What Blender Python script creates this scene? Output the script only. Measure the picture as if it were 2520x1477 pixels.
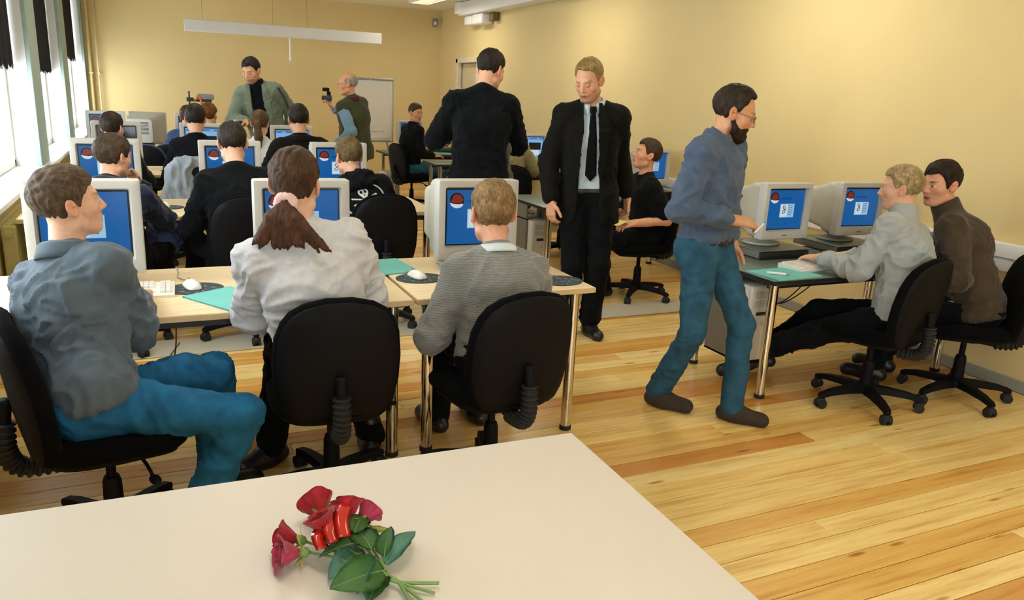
import bpy, bmesh, math, random
import numpy as np
from mathutils import Vector, Matrix, noise as mnoise
from mathutils.bvhtree import BVHTree

for _o in list(bpy.data.objects):
    bpy.data.objects.remove(_o, do_unlink=True)
scene = bpy.context.scene
COL = scene.collection
PI = math.pi
random.seed(7)

# ------------------------------------------------------------------ camera
CAM_H = 1.58
def cam_axes(yaw, pitch, roll):
    f = Vector((math.sin(yaw)*math.cos(pitch), math.cos(yaw)*math.cos(pitch), -math.sin(pitch)))
    r0 = Vector((math.cos(yaw), -math.sin(yaw), 0)); u0 = r0.cross(f)
    r = r0*math.cos(roll) + u0*math.sin(roll)
    return r, r.cross(f), f
_r, _u, _f = cam_axes(math.radians(25.0), math.radians(15.0), math.radians(2.75))
cd = bpy.data.cameras.new('camera'); cam = bpy.data.objects.new('camera', cd); COL.objects.link(cam)
cam.matrix_world = Matrix(((_r.x, _u.x, -_f.x, 0), (_r.y, _u.y, -_f.y, 0), (_r.z, _u.z, -_f.z, CAM_H), (0, 0, 0, 1)))
cd.sensor_fit = 'HORIZONTAL'; cd.sensor_width = 36.0; cd.lens = 36.0*1880/2520
cd.clip_start = 0.05; cd.clip_end = 200
scene.camera = cam

# ------------------------------------------------------------------ world and light
scene.view_settings.view_transform = 'Standard'
scene.view_settings.look = 'None'
scene.view_settings.gamma = 1.0
scene.view_settings.use_curve_mapping = False
scene.view_settings.exposure = -0.1
w = bpy.data.worlds.new('overcast_sky'); scene.world = w; w.use_nodes = True
_bg = w.node_tree.nodes['Background']; _bg.inputs[0].default_value = (0.82, 0.92, 1.0, 1); _bg.inputs[1].default_value = 10.0

FILL_WIN = (-0.6, 2.1, 0.95, 2.6)      # unseen window added behind the camera as cool fill light: x0, x1, z0, z1
WIN_BAYS = [(-2.6, -0.6), (2.55, 4.55), (5.1, 7.45), (7.98, 10.0), (10.55, 13.1)]  # first bay is unseen, added beyond the camera to light people's backs
WALL_L, WALL_R, WALL_B, WALL_F, CEIL = -0.9, 4.6, 13.3, -3.2, 2.92
SILL_Z, HEAD_Z = 0.83, 2.72
for (ya, yb) in WIN_BAYS:       # portals: guide the sky's light through the panes
    ld = bpy.data.lights.new('window_portal', 'AREA'); ld.shape = 'RECTANGLE'
    ld.size = HEAD_Z-SILL_Z; ld.size_y = yb-ya; ld.cycles.is_portal = True
    lo = bpy.data.objects.new('window_portal', ld); COL.objects.link(lo)
    lo.location = (WALL_L-0.30, (ya+yb)/2, (SILL_Z+HEAD_Z)/2)
    lo.rotation_euler = (0, -PI/2, 0)

ld = bpy.data.lights.new('window_portal', 'AREA'); ld.shape = 'RECTANGLE'
ld.size = FILL_WIN[1]-FILL_WIN[0]; ld.size_y = FILL_WIN[3]-FILL_WIN[2]; ld.cycles.is_portal = True
lo = bpy.data.objects.new('window_portal', ld); COL.objects.link(lo)
lo.location = ((FILL_WIN[0]+FILL_WIN[1])/2, WALL_F-.28, (FILL_WIN[2]+FILL_WIN[3])/2); lo.rotation_euler = (PI/2, 0, 0)

# ------------------------------------------------------------------ materials
def lin(c):
    if isinstance(c, str):
        c = [int(c[i:i+2], 16)/255 for i in (0, 2, 4)]
    return tuple((x/12.92 if x <= .04045 else ((x+.055)/1.055)**2.4) for x in c)

class NT:
    def __init__(s, name):
        s.m = bpy.data.materials.new(name); s.m.use_nodes = True
        s.n = s.m.node_tree.nodes; s.l = s.m.node_tree.links
        s.b = s.n['Principled BSDF']; s.out = s.n['Material Output']
    def node(s, t, **kw):
        x = s.n.new(t)
        for k, v in kw.items(): setattr(x, k, v)
        return x
    def link(s, a, b): s.l.new(a, b)
    def coords(s, scale=(1, 1, 1), kind='Object', rnd=False):
        t = s.node('ShaderNodeTexCoord'); m = s.node('ShaderNodeMapping')
        m.inputs['Scale'].default_value = scale
        s.link(t.outputs[kind], m.inputs['Vector'])
        if rnd:
            oi = s.node('ShaderNodeObjectInfo'); mu = s.node('ShaderNodeMath', operation='MULTIPLY'); mu.inputs[1].default_value = 37.0
            s.link(oi.outputs['Random'], mu.inputs[0])
            cb = s.node('ShaderNodeCombineXYZ'); s.link(mu.outputs[0], cb.inputs[0]); s.link(mu.outputs[0], cb.inputs[1]); s.link(mu.outputs[0], cb.inputs[2])
            s.link(cb.outputs[0], m.inputs['Location'])
        return m.outputs['Vector']
    def noise(s, vec, scale, detail=3, rough=.55):
        n = s.node('ShaderNodeTexNoise'); n.inputs['Scale'].default_value = scale
        n.inputs['Detail'].default_value = detail; n.inputs['Roughness'].default_value = rough
        s.link(vec, n.inputs['Vector']); return n.outputs['Fac']
    def ramp(s, fac, stops):
        r = s.node('ShaderNodeValToRGB'); e = r.color_ramp.elements
        while len(e) < len(stops): e.new(.5)
        for el, (p, c) in zip(e, stops): el.position = p; el.color = (*c, 1)
        s.link(fac, r.inputs['Fac']); return r.outputs['Color']
    def bump(s, h, strength=.3, dist=.004):
        b = s.node('ShaderNodeBump'); b.inputs['Strength'].default_value = strength; b.inputs['Distance'].default_value = dist
        s.link(h, b.inputs['Height']); s.link(b.outputs['Normal'], s.b.inputs['Normal'])
    def set(s, **kw):
        for k, v in kw.items(): s.b.inputs[k.replace('_', ' ')].default_value = v
        return s

MATS = {}
def mat(name, col, rough=.6, var=.12, scale=14, bump=0., bscale=250, metal=0., spec=.5, sheen=0., coat=0., stretch=(1, 1, 1)):
    if name in MATS: return MATS[name]
    c = lin(col); t = NT(name)
    v = t.coords(stretch)
    f = t.noise(v, scale)
    a = tuple(max(0, x*(1-var)) for x in c); b = tuple(min(1, x*(1+var)) for x in c)
    t.link(t.ramp(f, [(.3, a), (.7, b)]), t.b.inputs['Base Color'])
    t.set(Roughness=rough, Metallic=metal, Specular_IOR_Level=spec)
    if sheen: t.set(Sheen_Weight=sheen, Sheen_Roughness=.5)
    if coat: t.set(Coat_Weight=coat, Coat_Roughness=.1)
    if bump: t.bump(t.noise(v, bscale, 2), bump, .003)
    MATS[name] = t.m
    return t.m

def cloth(name, col, rough=.85, var=.14, bump=.35, bscale=420, scale=9, sheen=.15):
    return mat('cloth_'+name, col, rough, var, scale, bump, bscale, spec=.09, sheen=sheen)

def emit(name, col, strength):
    if name in MATS: return MATS[name]
    t = NT(name); t.set(Base_Color=(*[x*.1 for x in lin(col)], 1), Roughness=.35, Specular_IOR_Level=.3)
    t.b.inputs['Emission Color'].default_value = (*lin(col), 1); t.b.inputs['Emission Strength'].default_value = strength
    MATS[name] = t.m; return t.m

def skin_mat():
    if 'skin' in MATS: return MATS['skin']
    t = NT('skin'); a = t.node('ShaderNodeVertexColor', layer_name='tone')
    v = t.coords(); f = t.noise(v, 60, 4)
    mx = t.node('ShaderNodeMixRGB', blend_type='MULTIPLY'); mx.inputs['Fac'].default_value = 1
    t.link(a.outputs['Color'], mx.inputs['Color1']); t.link(t.ramp(f, [(.3, (.86, .82, .8)), (.7, (1, 1, 1))]), mx.inputs['Color2'])
    t.link(mx.outputs[0], t.b.inputs['Base Color'])
    t.set(Roughness=.5, Specular_IOR_Level=.4, Subsurface_Weight=.08, Subsurface_Scale=.01)
    t.b.inputs['Subsurface Radius'].default_value = (1, .35, .2)
    t.bump(t.noise(v, 700, 2), .12, .001)
    MATS['skin'] = t.m; return t.m

def hair_mat(col):
    n = 'hair_'+col
    if n in MATS: return MATS[n]
    t = NT(n); c = tuple(x*.72 for x in lin(col)); v = t.coords((1, .45, .16)); f = t.noise(v, 230, 3, .65); g = t.noise(t.coords(), 22, 2)
    mx = t.node('ShaderNodeMath', operation='MULTIPLY_ADD'); mx.inputs[1].default_value = .6; t.link(f, mx.inputs[0])
    m2 = t.node('ShaderNodeMath', operation='MULTIPLY'); m2.inputs[1].default_value = .4; t.link(g, m2.inputs[0]); t.link(m2.outputs[0], mx.inputs[2])
    t.link(t.ramp(mx.outputs[0], [(.36, tuple(x*.5 for x in c)), (.5, c), (.64, tuple(min(1, x*1.75+.004) for x in c))]), t.b.inputs['Base Color'])
    t.set(Roughness=.62, Specular_IOR_Level=.22)
    t.bump(f, .5, .0025); MATS[n] = t.m; return t.m

# ------------------------------------------------------------------ objects
def tag(o, label=None, cat=None, group=None, kind=None):
    if label: o['label'] = label
    if cat: o['category'] = cat
    if group: o['group'] = group
    if kind: o['kind'] = kind
    return o

def mesh_obj(name, me, m=None, parent=None, smooth=False):
    o = bpy.data.objects.new(name, me); COL.objects.link(o)
    if m is not None: me.materials.append(m)
    if parent is not None: o.parent = parent
    if smooth: me.shade_smooth()
    return o

def thing(name, label, cat, loc=(0, 0, 0), rz=0., group=None):
    o = bpy.data.objects.new(name, None); COL.objects.link(o)
    o.empty_display_size = .1; o.location = loc; o.rotation_euler = (0, 0, rz)
    return tag(o, label, cat, group)

def copy_tree(o, parent=None):
    c = o.copy(); COL.objects.link(c); c.parent = parent
    for ch in list(o.children): copy_tree(ch, c)
    return c

class MB:
    """collects shapes into one mesh"""
    def __init__(s): s.bm = bmesh.new()
    def box(s, lo, hi, bev=0., seg=2, M=None):
        lo, hi = Vector(lo), Vector(hi)
        t = bmesh.new(); bmesh.ops.create_cube(t, size=1)
        for v in t.verts: v.co = Vector(((lo.x+hi.x)/2+v.co.x*(hi.x-lo.x), (lo.y+hi.y)/2+v.co.y*(hi.y-lo.y), (lo.z+hi.z)/2+v.co.z*(hi.z-lo.z)))
        if bev: bmesh.ops.bevel(t, geom=list(t.edges), offset=bev, segments=seg, profile=.5, affect='EDGES')
        return s.merge(t, M)
    def merge(s, t, M=None):
        if M is not None: bmesh.ops.transform(t, matrix=M, verts=t.verts)
        me = bpy.data.meshes.new('tmp'); t.to_mesh(me); t.free(); s.bm.from_mesh(me); bpy.data.meshes.remove(me); return s
    def cyl(s, a, b, ra, rb=None, n=16, caps=True):
        a, b = Vector(a), Vector(b); rb = ra if rb is None else rb
        d = b-a; t = bmesh.new()
        bmesh.ops.create_cone(t, cap_ends=caps, segments=n, radius1=ra, radius2=rb, depth=d.length)
        M = Matrix.Translation((a+b)/2) @ d.to_track_quat('Z', 'Y').to_matrix().to_4x4()
        return s.merge(t, M)
    def sphere(s, c, r, seg=16, ring=10, M=None):
        t = bmesh.new(); bmesh.ops.create_uvsphere(t, u_segments=seg, v_segments=ring, radius=1)
        rr = Vector((r, r, r)) if not hasattr(r, '__len__') else Vector(r)
        X = Matrix.Translation(c) @ (M or Matrix()) @ Matrix.Diagonal((*rr, 1))
        return s.merge(t, X)
    def lathe(s, prof, n=24, M=None, sx=1., sy=1.):
        t = bmesh.new(); rings = []
        for r, z in prof:
            rings.append([t.verts.new((max(r, 1e-5)*math.cos(2*PI*i/n)*sx, max(r, 1e-5)*math.sin(2*PI*i/n)*sy, z)) for i in range(n)])
        for a, b in zip(rings, rings[1:]):
            for i in range(n): t.faces.new((a[i], a[(i+1) % n], b[(i+1) % n], b[i]))
        t.faces.new(rings[0][::-1]); t.faces.new(rings[-1])
        return s.merge(t, M)
    def prism(s, pts, z0, z1, M=None, bev=0.):
        t = bmesh.new()
        a = [t.verts.new((x, y, z0)) for x, y in pts]; b = [t.verts.new((x, y, z1)) for x, y in pts]
        n = len(pts); t.faces.new(a[::-1]); t.faces.new(b)
        for i in range(n): t.faces.new((a[i], a[(i+1) % n], b[(i+1) % n], b[i]))
        bmesh.ops.recalc_face_normals(t, faces=t.faces)
        if bev: bmesh.ops.bevel(t, geom=[e for e in t.edges], offset=bev, segments=2, profile=.5, affect='EDGES')
        return s.merge(t, M)
    def tube(s, pts, r, n=8, cap=True):
        pts = [Vector(p) for p in pts]; t = bmesh.new(); rings = []; up = Vector((0.02, .03, 1))
        for i, p in enumerate(pts):
            d = (pts[min(i+1, len(pts)-1)]-pts[max(i-1, 0)]).normalized()
            x = d.cross(up)
            if x.length < 1e-3: x = d.cross(Vector((1, 0, 0)))
            x.normalize(); y = x.cross(d); up = y
            rr = r[i] if hasattr(r, '__len__') else r
            rings.append([t.verts.new(p+(x*math.cos(2*PI*k/n)+y*math.sin(2*PI*k/n))*rr) for k in range(n)])
        for a, b in zip(rings, rings[1:]):
            for i in range(n): t.faces.new((a[i], a[(i+1) % n], b[(i+1) % n], b[i]))
        if cap: t.faces.new(rings[0][::-1]); t.faces.new(rings[-1])
        bmesh.ops.recalc_face_normals(t, faces=t.faces)
        return s.merge(t)
    def loft(s, rings, cap=True, M=None):
        t = bmesh.new(); R = [[t.verts.new(p) for p in r] for r in rings]; n = len(R[0])
        for a, b in zip(R, R[1:]):
            for i in range(n): t.faces.new((a[i], a[(i+1) % n], b[(i+1) % n], b[i]))
        if cap: t.faces.new(R[0][::-1]); t.faces.new(R[-1])
        bmesh.ops.recalc_face_normals(t, faces=t.faces)
        return s.merge(t, M)
    def mesh(s, name):
        me = bpy.data.meshes.new(name); s.bm.to_mesh(me); s.bm.free(); return me
    def build(s, name, m, parent=None, smooth=False, angle=None):
        o = mesh_obj(name, s.mesh(name), m, parent)
        if smooth: o.data.shade_smooth()
        elif angle is not None: o.data.shade_auto_smooth(angle) if hasattr(o.data, 'shade_auto_smooth') else sharp(o.data, angle)
        return o

def sharp(me, angle):
    me.shade_smooth()
    bm = bmesh.new(); bm.from_mesh(me)
    for e in bm.edges:
        if len(e.link_faces) == 2 and e.calc_face_angle(0) > angle: e.smooth = False
    bm.to_mesh(me); bm.free()

def spline(pts, n=8):
    """Catmull-Rom through pts"""
    P = [Vector(p) for p in pts]; P = [P[0]*2-P[1]]+P+[P[-1]*2-P[-2]]; out = []
    for i in range(1, len(P)-2):
        for k in range(n):
            t = k/n; a, b, c, d = P[i-1:i+3]
            out.append(.5*((2*b)+(c-a)*t+(2*a-5*b+4*c-d)*t*t+(3*b-a-3*c+d)*t**3))
    return out+[P[-2]]

def rrect(w, h, r, n=5):
    out = []
    for cx, cy, a0 in ((w/2-r, h/2-r, 0), (-w/2+r, h/2-r, PI/2), (-w/2+r, -h/2+r, PI), (w/2-r, -h/2+r, 1.5*PI)):
        for k in range(n+1): a = a0+PI/2*k/n; out.append((cx+r*math.cos(a), cy+r*math.sin(a)))
    return out

def text_obj(name, s, size, m, parent, M):
    cu = bpy.data.curves.new(name, 'FONT'); cu.body = s; cu.size = size; cu.resolution_u = 2
    o = bpy.data.objects.new(name, cu); COL.objects.link(o)
    me = bpy.data.meshes.new_from_object(o); bpy.data.objects.remove(o); bpy.data.curves.remove(cu)
    me.transform(M); return mesh_obj(name, me, m, parent)

# ------------------------------------------------------------------ the room
def paint(name, c, var=.03, bump=.25):
    t = NT(name); v = t.coords(); c = lin(c)
    f = t.noise(v, 1.3, 4); g = t.noise(v, 160, 3)
    t.link(t.ramp(f, [(.3, tuple(x*(1-var) for x in c)), (.7, tuple(min(1, x*(1+var)) for x in c))]), t.b.inputs['Base Color'])
    t.set(Roughness=.8, Specular_IOR_Level=.25); t.bump(g, bump, .003); return t.m
M_WALL = paint('yellow_wall_paint', 'dbc48c')
M_CEIL = paint('ceiling_paint', 'e9e2cc')
M_WHITE = mat('white_lacquer', 'e8e6e0', .45, .03, 6)
M_PIER = mat('grey_green_paint', '9fb3aa', .55, .05, 5)
M_GREY = mat('grey_plastic_trim', '8f8d84', .6, .06, 8)

def wood_floor():
    t = NT('pine_boards'); oi = t.node('ShaderNodeObjectInfo')
    v = t.coords((.55, 9, 1), rnd=True); v2 = t.coords((1.4, 16, 1), rnd=True); v3 = t.coords((1.3, 5.5, 1), rnd=True)
    g1 = t.noise(v, 3.2, 5, .6); g2 = t.noise(v2, 9, 3, .6)
    base = t.ramp(oi.outputs['Random'], [(0, lin('f5dc98')), (.40, lin('efcd7e')), (.52, lin('dba650')), (.66, lin('f2d68e')), (.82, lin('cf9142')), (1, lin('e8c06c'))])
    heart = t.ramp(g1, [(.38, (1, 1, 1)), (.55, (.90, .82, .70)), (.68, (.72, .55, .36))])
    m1 = t.node('ShaderNodeMixRGB', blend_type='MULTIPLY'); m1.inputs[0].default_value = .85
    t.link(base, m1.inputs[1]); t.link(heart, m1.inputs[2])
    fine = t.ramp(g2, [(.3, (.88, .83, .75)), (.6, (1, 1, 1))])
    m2 = t.node('ShaderNodeMixRGB', blend_type='MULTIPLY'); m2.inputs[0].default_value = .6
    t.link(m1.outputs[0], m2.inputs[1]); t.link(fine, m2.inputs[2])
    vo = t.node('ShaderNodeTexVoronoi'); vo.inputs['Scale'].default_value = 1.9; t.link(v3, vo.inputs['Vector'])
    kn = t.ramp(vo.outputs['Distance'], [(.0, (.30, .17, .07)), (.07, (.5, .3, .14)), (.13, (1, 1, 1))])
    m3 = t.node('ShaderNodeMixRGB', blend_type='MULTIPLY'); m3.inputs[0].default_value = .8
    t.link(m2.outputs[0], m3.inputs[1]); t.link(kn, m3.inputs[2])
    t.link(m3.outputs[0], t.b.inputs['Base Color'])
    t.set(Roughness=.34, Specular_IOR_Level=.45, Coat_Weight=.15, Coat_Roughness=.25)
    t.bump(g2, .12, .002); return t.m
M_FLOOR = wood_floor()
M_GAP = mat('floor_gap_dark', '5a3a18', .9, .1)

fl = MB().box((WALL_L-.3, WALL_F, -.12), (WALL_R, WALL_B, -.022)).build('floor', M_GAP); tag(fl, 'yellow pine board floor of the classroom', kind='structure')
PW = .112
rows = int((WALL_B-WALL_F)/PW)+1
plank_me = {}
for i in range(rows):
    y0 = WALL_F+i*PW
    if y0+PW < .35: nseg = 1
    else: nseg = 2 if i % 3 else 3
    xs = [WALL_L+.02]+sorted(random.uniform(.2, .8)*(WALL_R-WALL_L)+WALL_L if nseg == 2 else (WALL_L+(WALL_R-WALL_L)*((k+1)/3+random.uniform(-.1, .1))) for k in range(nseg-1))+[WALL_R-.015]
    for a, b in zip(xs, xs[1:]):
        L = round((b-a)*20)/20
        if L not in plank_me:
            me = MB().box((-L/2, -PW/2+.0016, -.022), (L/2, PW/2-.0016, 0), .0018, 1).mesh('floor_plank'); me.materials.append(M_FLOOR); plank_me[L] = me
        o = mesh_obj('floor_plank', plank_me[L], None, fl); o.location = ((a+b)/2, y0+PW/2, random.uniform(-.0008, 0)); o.scale = ((b-a-.002)/L, 1, 1)

def struct(name, mb, m, label=None):
    o = mb.build(name, m); return tag(o, label, kind='structure')
struct('wall_back', MB().box((WALL_L-.35, WALL_B, -.1), (WALL_R+.2, WALL_B+.2, CEIL+.2)), M_WALL, 'yellow back wall of the classroom')
fx0, fx1, fz0, fz1 = FILL_WIN
struct('wall_front', MB().box((WALL_L-.35, WALL_F-.2, -.1), (fx0, WALL_F, CEIL+.2)).box((fx1, WALL_F-.2, -.1), (WALL_R+.2, WALL_F, CEIL+.2)).box((fx0, WALL_F-.2, -.1), (fx1, WALL_F, fz0)).box((fx0, WALL_F-.2, fz1), (fx1, WALL_F, CEIL+.2)), M_WALL, 'yellow wall behind the camera')
struct('wall_right', MB().box((WALL_R, WALL_F-.2, -.1), (WALL_R+.2, 11.55, CEIL+.2)).box((WALL_R, 12.42, -.1), (WALL_R+.2, WALL_B+.2, CEIL+.2)).box((WALL_R, 11.55, 2.09), (WALL_R+.2, 12.42, CEIL+.2)).box((WALL_R+.16, 11.5, -.1), (WALL_R+.22, 12.5, 2.2)), M_WALL, 'long pale yellow right wall')
struct('ceiling', MB().box((WALL_L-.35, WALL_F-.2, CEIL), (WALL_R+.2, WALL_B+.2, CEIL+.15)), M_CEIL, 'cream ceiling')
wl = MB().box((WALL_L-.32, WALL_F, -.1), (WALL_L, WALL_B, SILL_Z-.035)).box((WALL_L-.32, WALL_F, HEAD_Z), (WALL_L, WALL_B, CEIL))
struct('wall_left', wl, M_WALL, 'window wall below the sills')
ed = [WALL_F]+[v for b in WIN_BAYS for v in b]+[WALL_B]
for k in range(0, len(ed), 2):
    struct('trim_%d' % (k//2+1), MB().box((WALL_L-.02, ed[k], SILL_Z-.0), (WALL_L+.012, ed[k+1], CEIL), .004, 1), M_PIER, 'grey-green painted pier between the windows')
    struct('trim_%d' % (k//2+11), MB().box((WALL_L-.32, ed[k], SILL_Z-.03), (WALL_L-.02, ed[k+1], HEAD_Z)), M_WHITE, 'white window reveal')
struct('baseboard_right', MB().box((WALL_R-.016, WALL_F, 0), (WALL_R, 11.5, .075), .004, 1).box((WALL_R-.016, 12.45, 0), (WALL_R, WALL_B, .075), .004, 1), M_GREY, 'grey baseboard along the right wall')
struct('baseboard_back', MB().box((WALL_L, WALL_B-.016, 0), (WALL_R-.02, WALL_B, .075), .004, 1), M_GREY, 'grey baseboard along the back wall')
# window sill, frames and panes
M_SILL = mat('sill_white', 'e4e6e0', .4, .03, 5)
struct('trim_20', MB().box((WALL_L-.24, WALL_F, SILL_Z-.035), (WALL_L+.07, WALL_B, SILL_Z), .008, 2), M_SILL, 'long white window sill under the windows')
tg = NT('window_glass'); tg.n.remove(tg.b)
tr = tg.node('ShaderNodeBsdfTransparent'); gl = tg.node('ShaderNodeBsdfGlossy'); gl.inputs['Roughness'].default_value = .02
mx = tg.node('ShaderNodeMixShader'); mx.inputs[0].default_value = .06
tg.link(tr.outputs[0], mx.inputs[1]); tg.link(gl.outputs[0], mx.inputs[2]); tg.link(mx.outputs[0], tg.out.inputs['Surface'])
for k, (ya, yb) in enumerate(WIN_BAYS):
    xg = WALL_L-.20; fr = MB()
    for y in (ya, (ya+yb)/2-.03, yb-.06): fr.box((xg-.03, y, SILL_Z), (xg+.03, y+.06, HEAD_Z), .006, 1)
    fr.box((xg-.03, ya, SILL_Z), (xg+.03, yb, SILL_Z+.06), .006, 1).box((xg-.03, ya, HEAD_Z-.06), (xg+.03, yb, HEAD_Z), .006, 1)
    wn = struct('window_%d' % (k+1), fr, M_WHITE, 'tall bright white-framed window')
    for (a, b) in ((ya+.05, (ya+yb)/2-.02), ((ya+yb)/2+.02, yb-.05)):
        MB().box((xg-.004, a, SILL_Z+.05), (xg+.004, b, HEAD_Z-.05)).build('pane', tg.m, wn)
fr = MB()
for x in (fx0, fx0+(fx1-fx0)/3-.03, fx0+2*(fx1-fx0)/3-.03, fx1-.06): fr.box((x, WALL_F-.13, fz0), (x+.06, WALL_F-.07, fz1), .006, 1)
fr.box((fx0, WALL_F-.13, fz0), (fx1, WALL_F-.07, fz0+.06), .006, 1).box((fx0, WALL_F-.13, fz1-.06), (fx1, WALL_F-.07, fz1), .006, 1)
wn = struct('window_20', fr, M_WHITE, 'unseen white-framed window added behind the camera for fill light')
for i in range(3): MB().box((fx0+(fx1-fx0)*i/3+.03, WALL_F-.104, fz0+.05), (fx0+(fx1-fx0)*(i+1)/3-.03, WALL_F-.096, fz1-.05)).build('pane', tg.m, wn)
# black blackout blinds with ragged lower edges
M_BLIND = mat('blackout_cloth', '17161c', .9, .2, 8, .3, 300)
for (ya, yb, zb, lb) in ((5.2, 7.42, 1.60, 'black blackout blind with ragged hem on the window nearest the desks'), (8.02, 9.98, 1.58, 'black blackout blind with ragged hem on the middle window'), (10.6, 13.05, 1.76, 'short black blackout blind on the farthest window')):
    n = int((yb-ya)/.022); random.seed(int(ya*10)); rings = []
    top = []; 
    bm = bmesh.new(); rows_ = []
    zz = [HEAD_Z-.02, HEAD_Z-.3, 2.1, 1.9, zb+.12]
    jag = [zb+random.choice((0, .0, .02, .035))+random.uniform(-.012, .012) for _ in range(n+1)]
    for side in (0, .006):
        g = []
        for i in range(n+1):
            y = ya+(yb-ya)*i/n; x = WALL_L-.11+.012*math.sin(i*.55)+.006*math.sin(i*1.7)+side
            g.append([bm.verts.new((x, y, z)) for z in zz]+[bm.verts.new((x, y, jag[i]))])
        for i in range(n):
            for j in range(len(zz)): bm.faces.new((g[i][j], g[i+1][j], g[i+1][j+1], g[i][j+1]))
        rows_.append(g)
    a, b = rows_
    for i in range(n):
        for j in (0, len(zz)): bm.faces.new((a[i][j], a[i+1][j], b[i+1][j], b[i][j]))
    for i in (0, n):
        for j in range(len(zz)): bm.faces.new((a[i][j], a[i][j+1], b[i][j+1], b[i][j]))
    bmesh.ops.recalc_face_normals(bm, faces=bm.faces)
    me = bpy.data.meshes.new('window_blind'); bm.to_mesh(me); bm.free()
    r = thing('window_blind', lb, 'blind', (0, 0, 0), group='blackout blinds')
    mesh_obj('blind_cloth', me, M_BLIND, r, True)
    MB().cyl((WALL_L-.107, ya-.02, HEAD_Z-.02), (WALL_L-.107, yb+.02, HEAD_Z-.02), .014).build('blind_rod', M_WHITE, r)
# heating pipes in the far left corner
M_PIPE = mat('cream_pipe_paint', 'd6bf86', .45, .05, 6)
for x, y, r_, lb in ((WALL_L+.07, WALL_B-.10, .022, 'thick cream heating pipe in the far left corner'), (WALL_L+.17, WALL_B-.08, .012, 'thin cream heating pipe beside the thick pipe')):
    p = thing('heating_pipe', lb, 'pipe', (x, y, 0)); MB().cyl((0, 0, 0), (0, 0, CEIL), r_).build('pipe_run', M_PIPE, p, angle=.6)
    for z in (.6, 1.6, 2.5): MB().box((-r_-.006, -r_-.006, z), (r_+.006, .1 if r_ > .02 else .08, z+.02)).build('pipe_clip', M_PIPE, p)
# radiator below the sill
M_RAD = mat('olive_cream_enamel', 'b9ae6c', .5, .06, 7)
for k, (ya, yb) in enumerate(((2.75, 4.4), (5.25, 7.3), (8.1, 9.9))):
    r = thing('radiator', ['cream radiator below the sill nearest the front desks', 'cream radiator under the sill beside the second row', 'cream radiator under the sill beside the third row'][k], 'radiator', (WALL_L+.012, (ya+yb)/2, .14), group='radiators under the windows')
    L = (yb-ya)/2
    n = int((yb-ya)/.075)
    fin = MB().box((.01, -.022, 0), (.09, .022, .56), .012, 2).mesh('radiator_fin'); fin.materials.append(M_RAD)
    for i in range(n):
        o = mesh_obj('radiator_fin', fin, None, r); o.location = (0, -L+(i+.5)*2*L/n, 0)
    MB().cyl((.05, -L, .05), (.05, L, .05), .02).cyl((.05, -L, .51), (.05, L, .51), .02).build('radiator_pipe', M_RAD, r)
    for y in (-L+.1, L-.1): MB().box((.03, y-.015, -.14), (.07, y+.015, .02)).build('radiator_foot', M_RAD, r)
# cable trunking on the right wall and overhead duct
tk = MB().box((WALL_R-.065, -2.5, .70), (WALL_R, 11.3, .865), .008, 2)
t0 = thing('cable_trunking', 'white cable trunking running along the right wall at desk height', 'trunking', (0, 0, 0)); tk.build('trunking_channel', M_WHITE, t0, angle=.6)
MB().box((WALL_R-.069, -2.5, .778), (WALL_R-.06, 11.3, .784)).build('cover_joint', M_GREY, t0)
for y in (3.3, 3.9, 5.9, 8.1): MB().box((WALL_R-.07, y, .80), (WALL_R-.06, y+.08, .85), .003, 1).build('socket', M_GREY, t0)
d = thing('ventilation_duct', 'white boxed duct along the ceiling above the right wall', 'duct', (0, 0, 0))
MB().box((WALL_R-.26, -3, 2.72), (WALL_R, 11.75, CEIL-.01), .01, 2).build('duct_casing', M_WHITE, d, angle=.6)
MB().box((WALL_R-.30, 11.6, 2.74), (WALL_R, 11.85, CEIL-.005), .02, 2).build('duct_end', M_WHITE, d, angle=.6)
u = thing('wall_heater', 'white two-part unit hanging under the end of the duct', 'heater', (0, 0, 0))
MB().box((WALL_R-.2, 10.95, 2.57), (WALL_R-.02, 11.35, 2.72), .03, 3).build('unit_body', M_WHITE, u, angle=.6)
MB().box((WALL_R-.18, 11.42, 2.58), (WALL_R-.02, 11.72, 2.72), .03, 3).build('unit_end', M_WHITE, u, angle=.6)
MB().box((WALL_R-.12, 10.72, 2.60), (WALL_R-.03, 10.86, 2.72), .008, 1).build('bracket', mat('dark_bracket', '6b5a2e', .6), u)
s = thing('motion_sensor', 'small grey sensor in the top far right corner', 'sensor', (4.47, WALL_B-.05, 2.72)); MB().box((-.04, -.02, -.07), (.04, .05, .07), .015, 2).build('sensor_body', M_GREY, s, angle=.6)
MB().sphere((0, -.02, -.01), (.025, .012, .03), 12, 8).build('sensor_lens', M_WHITE, s, True)
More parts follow.
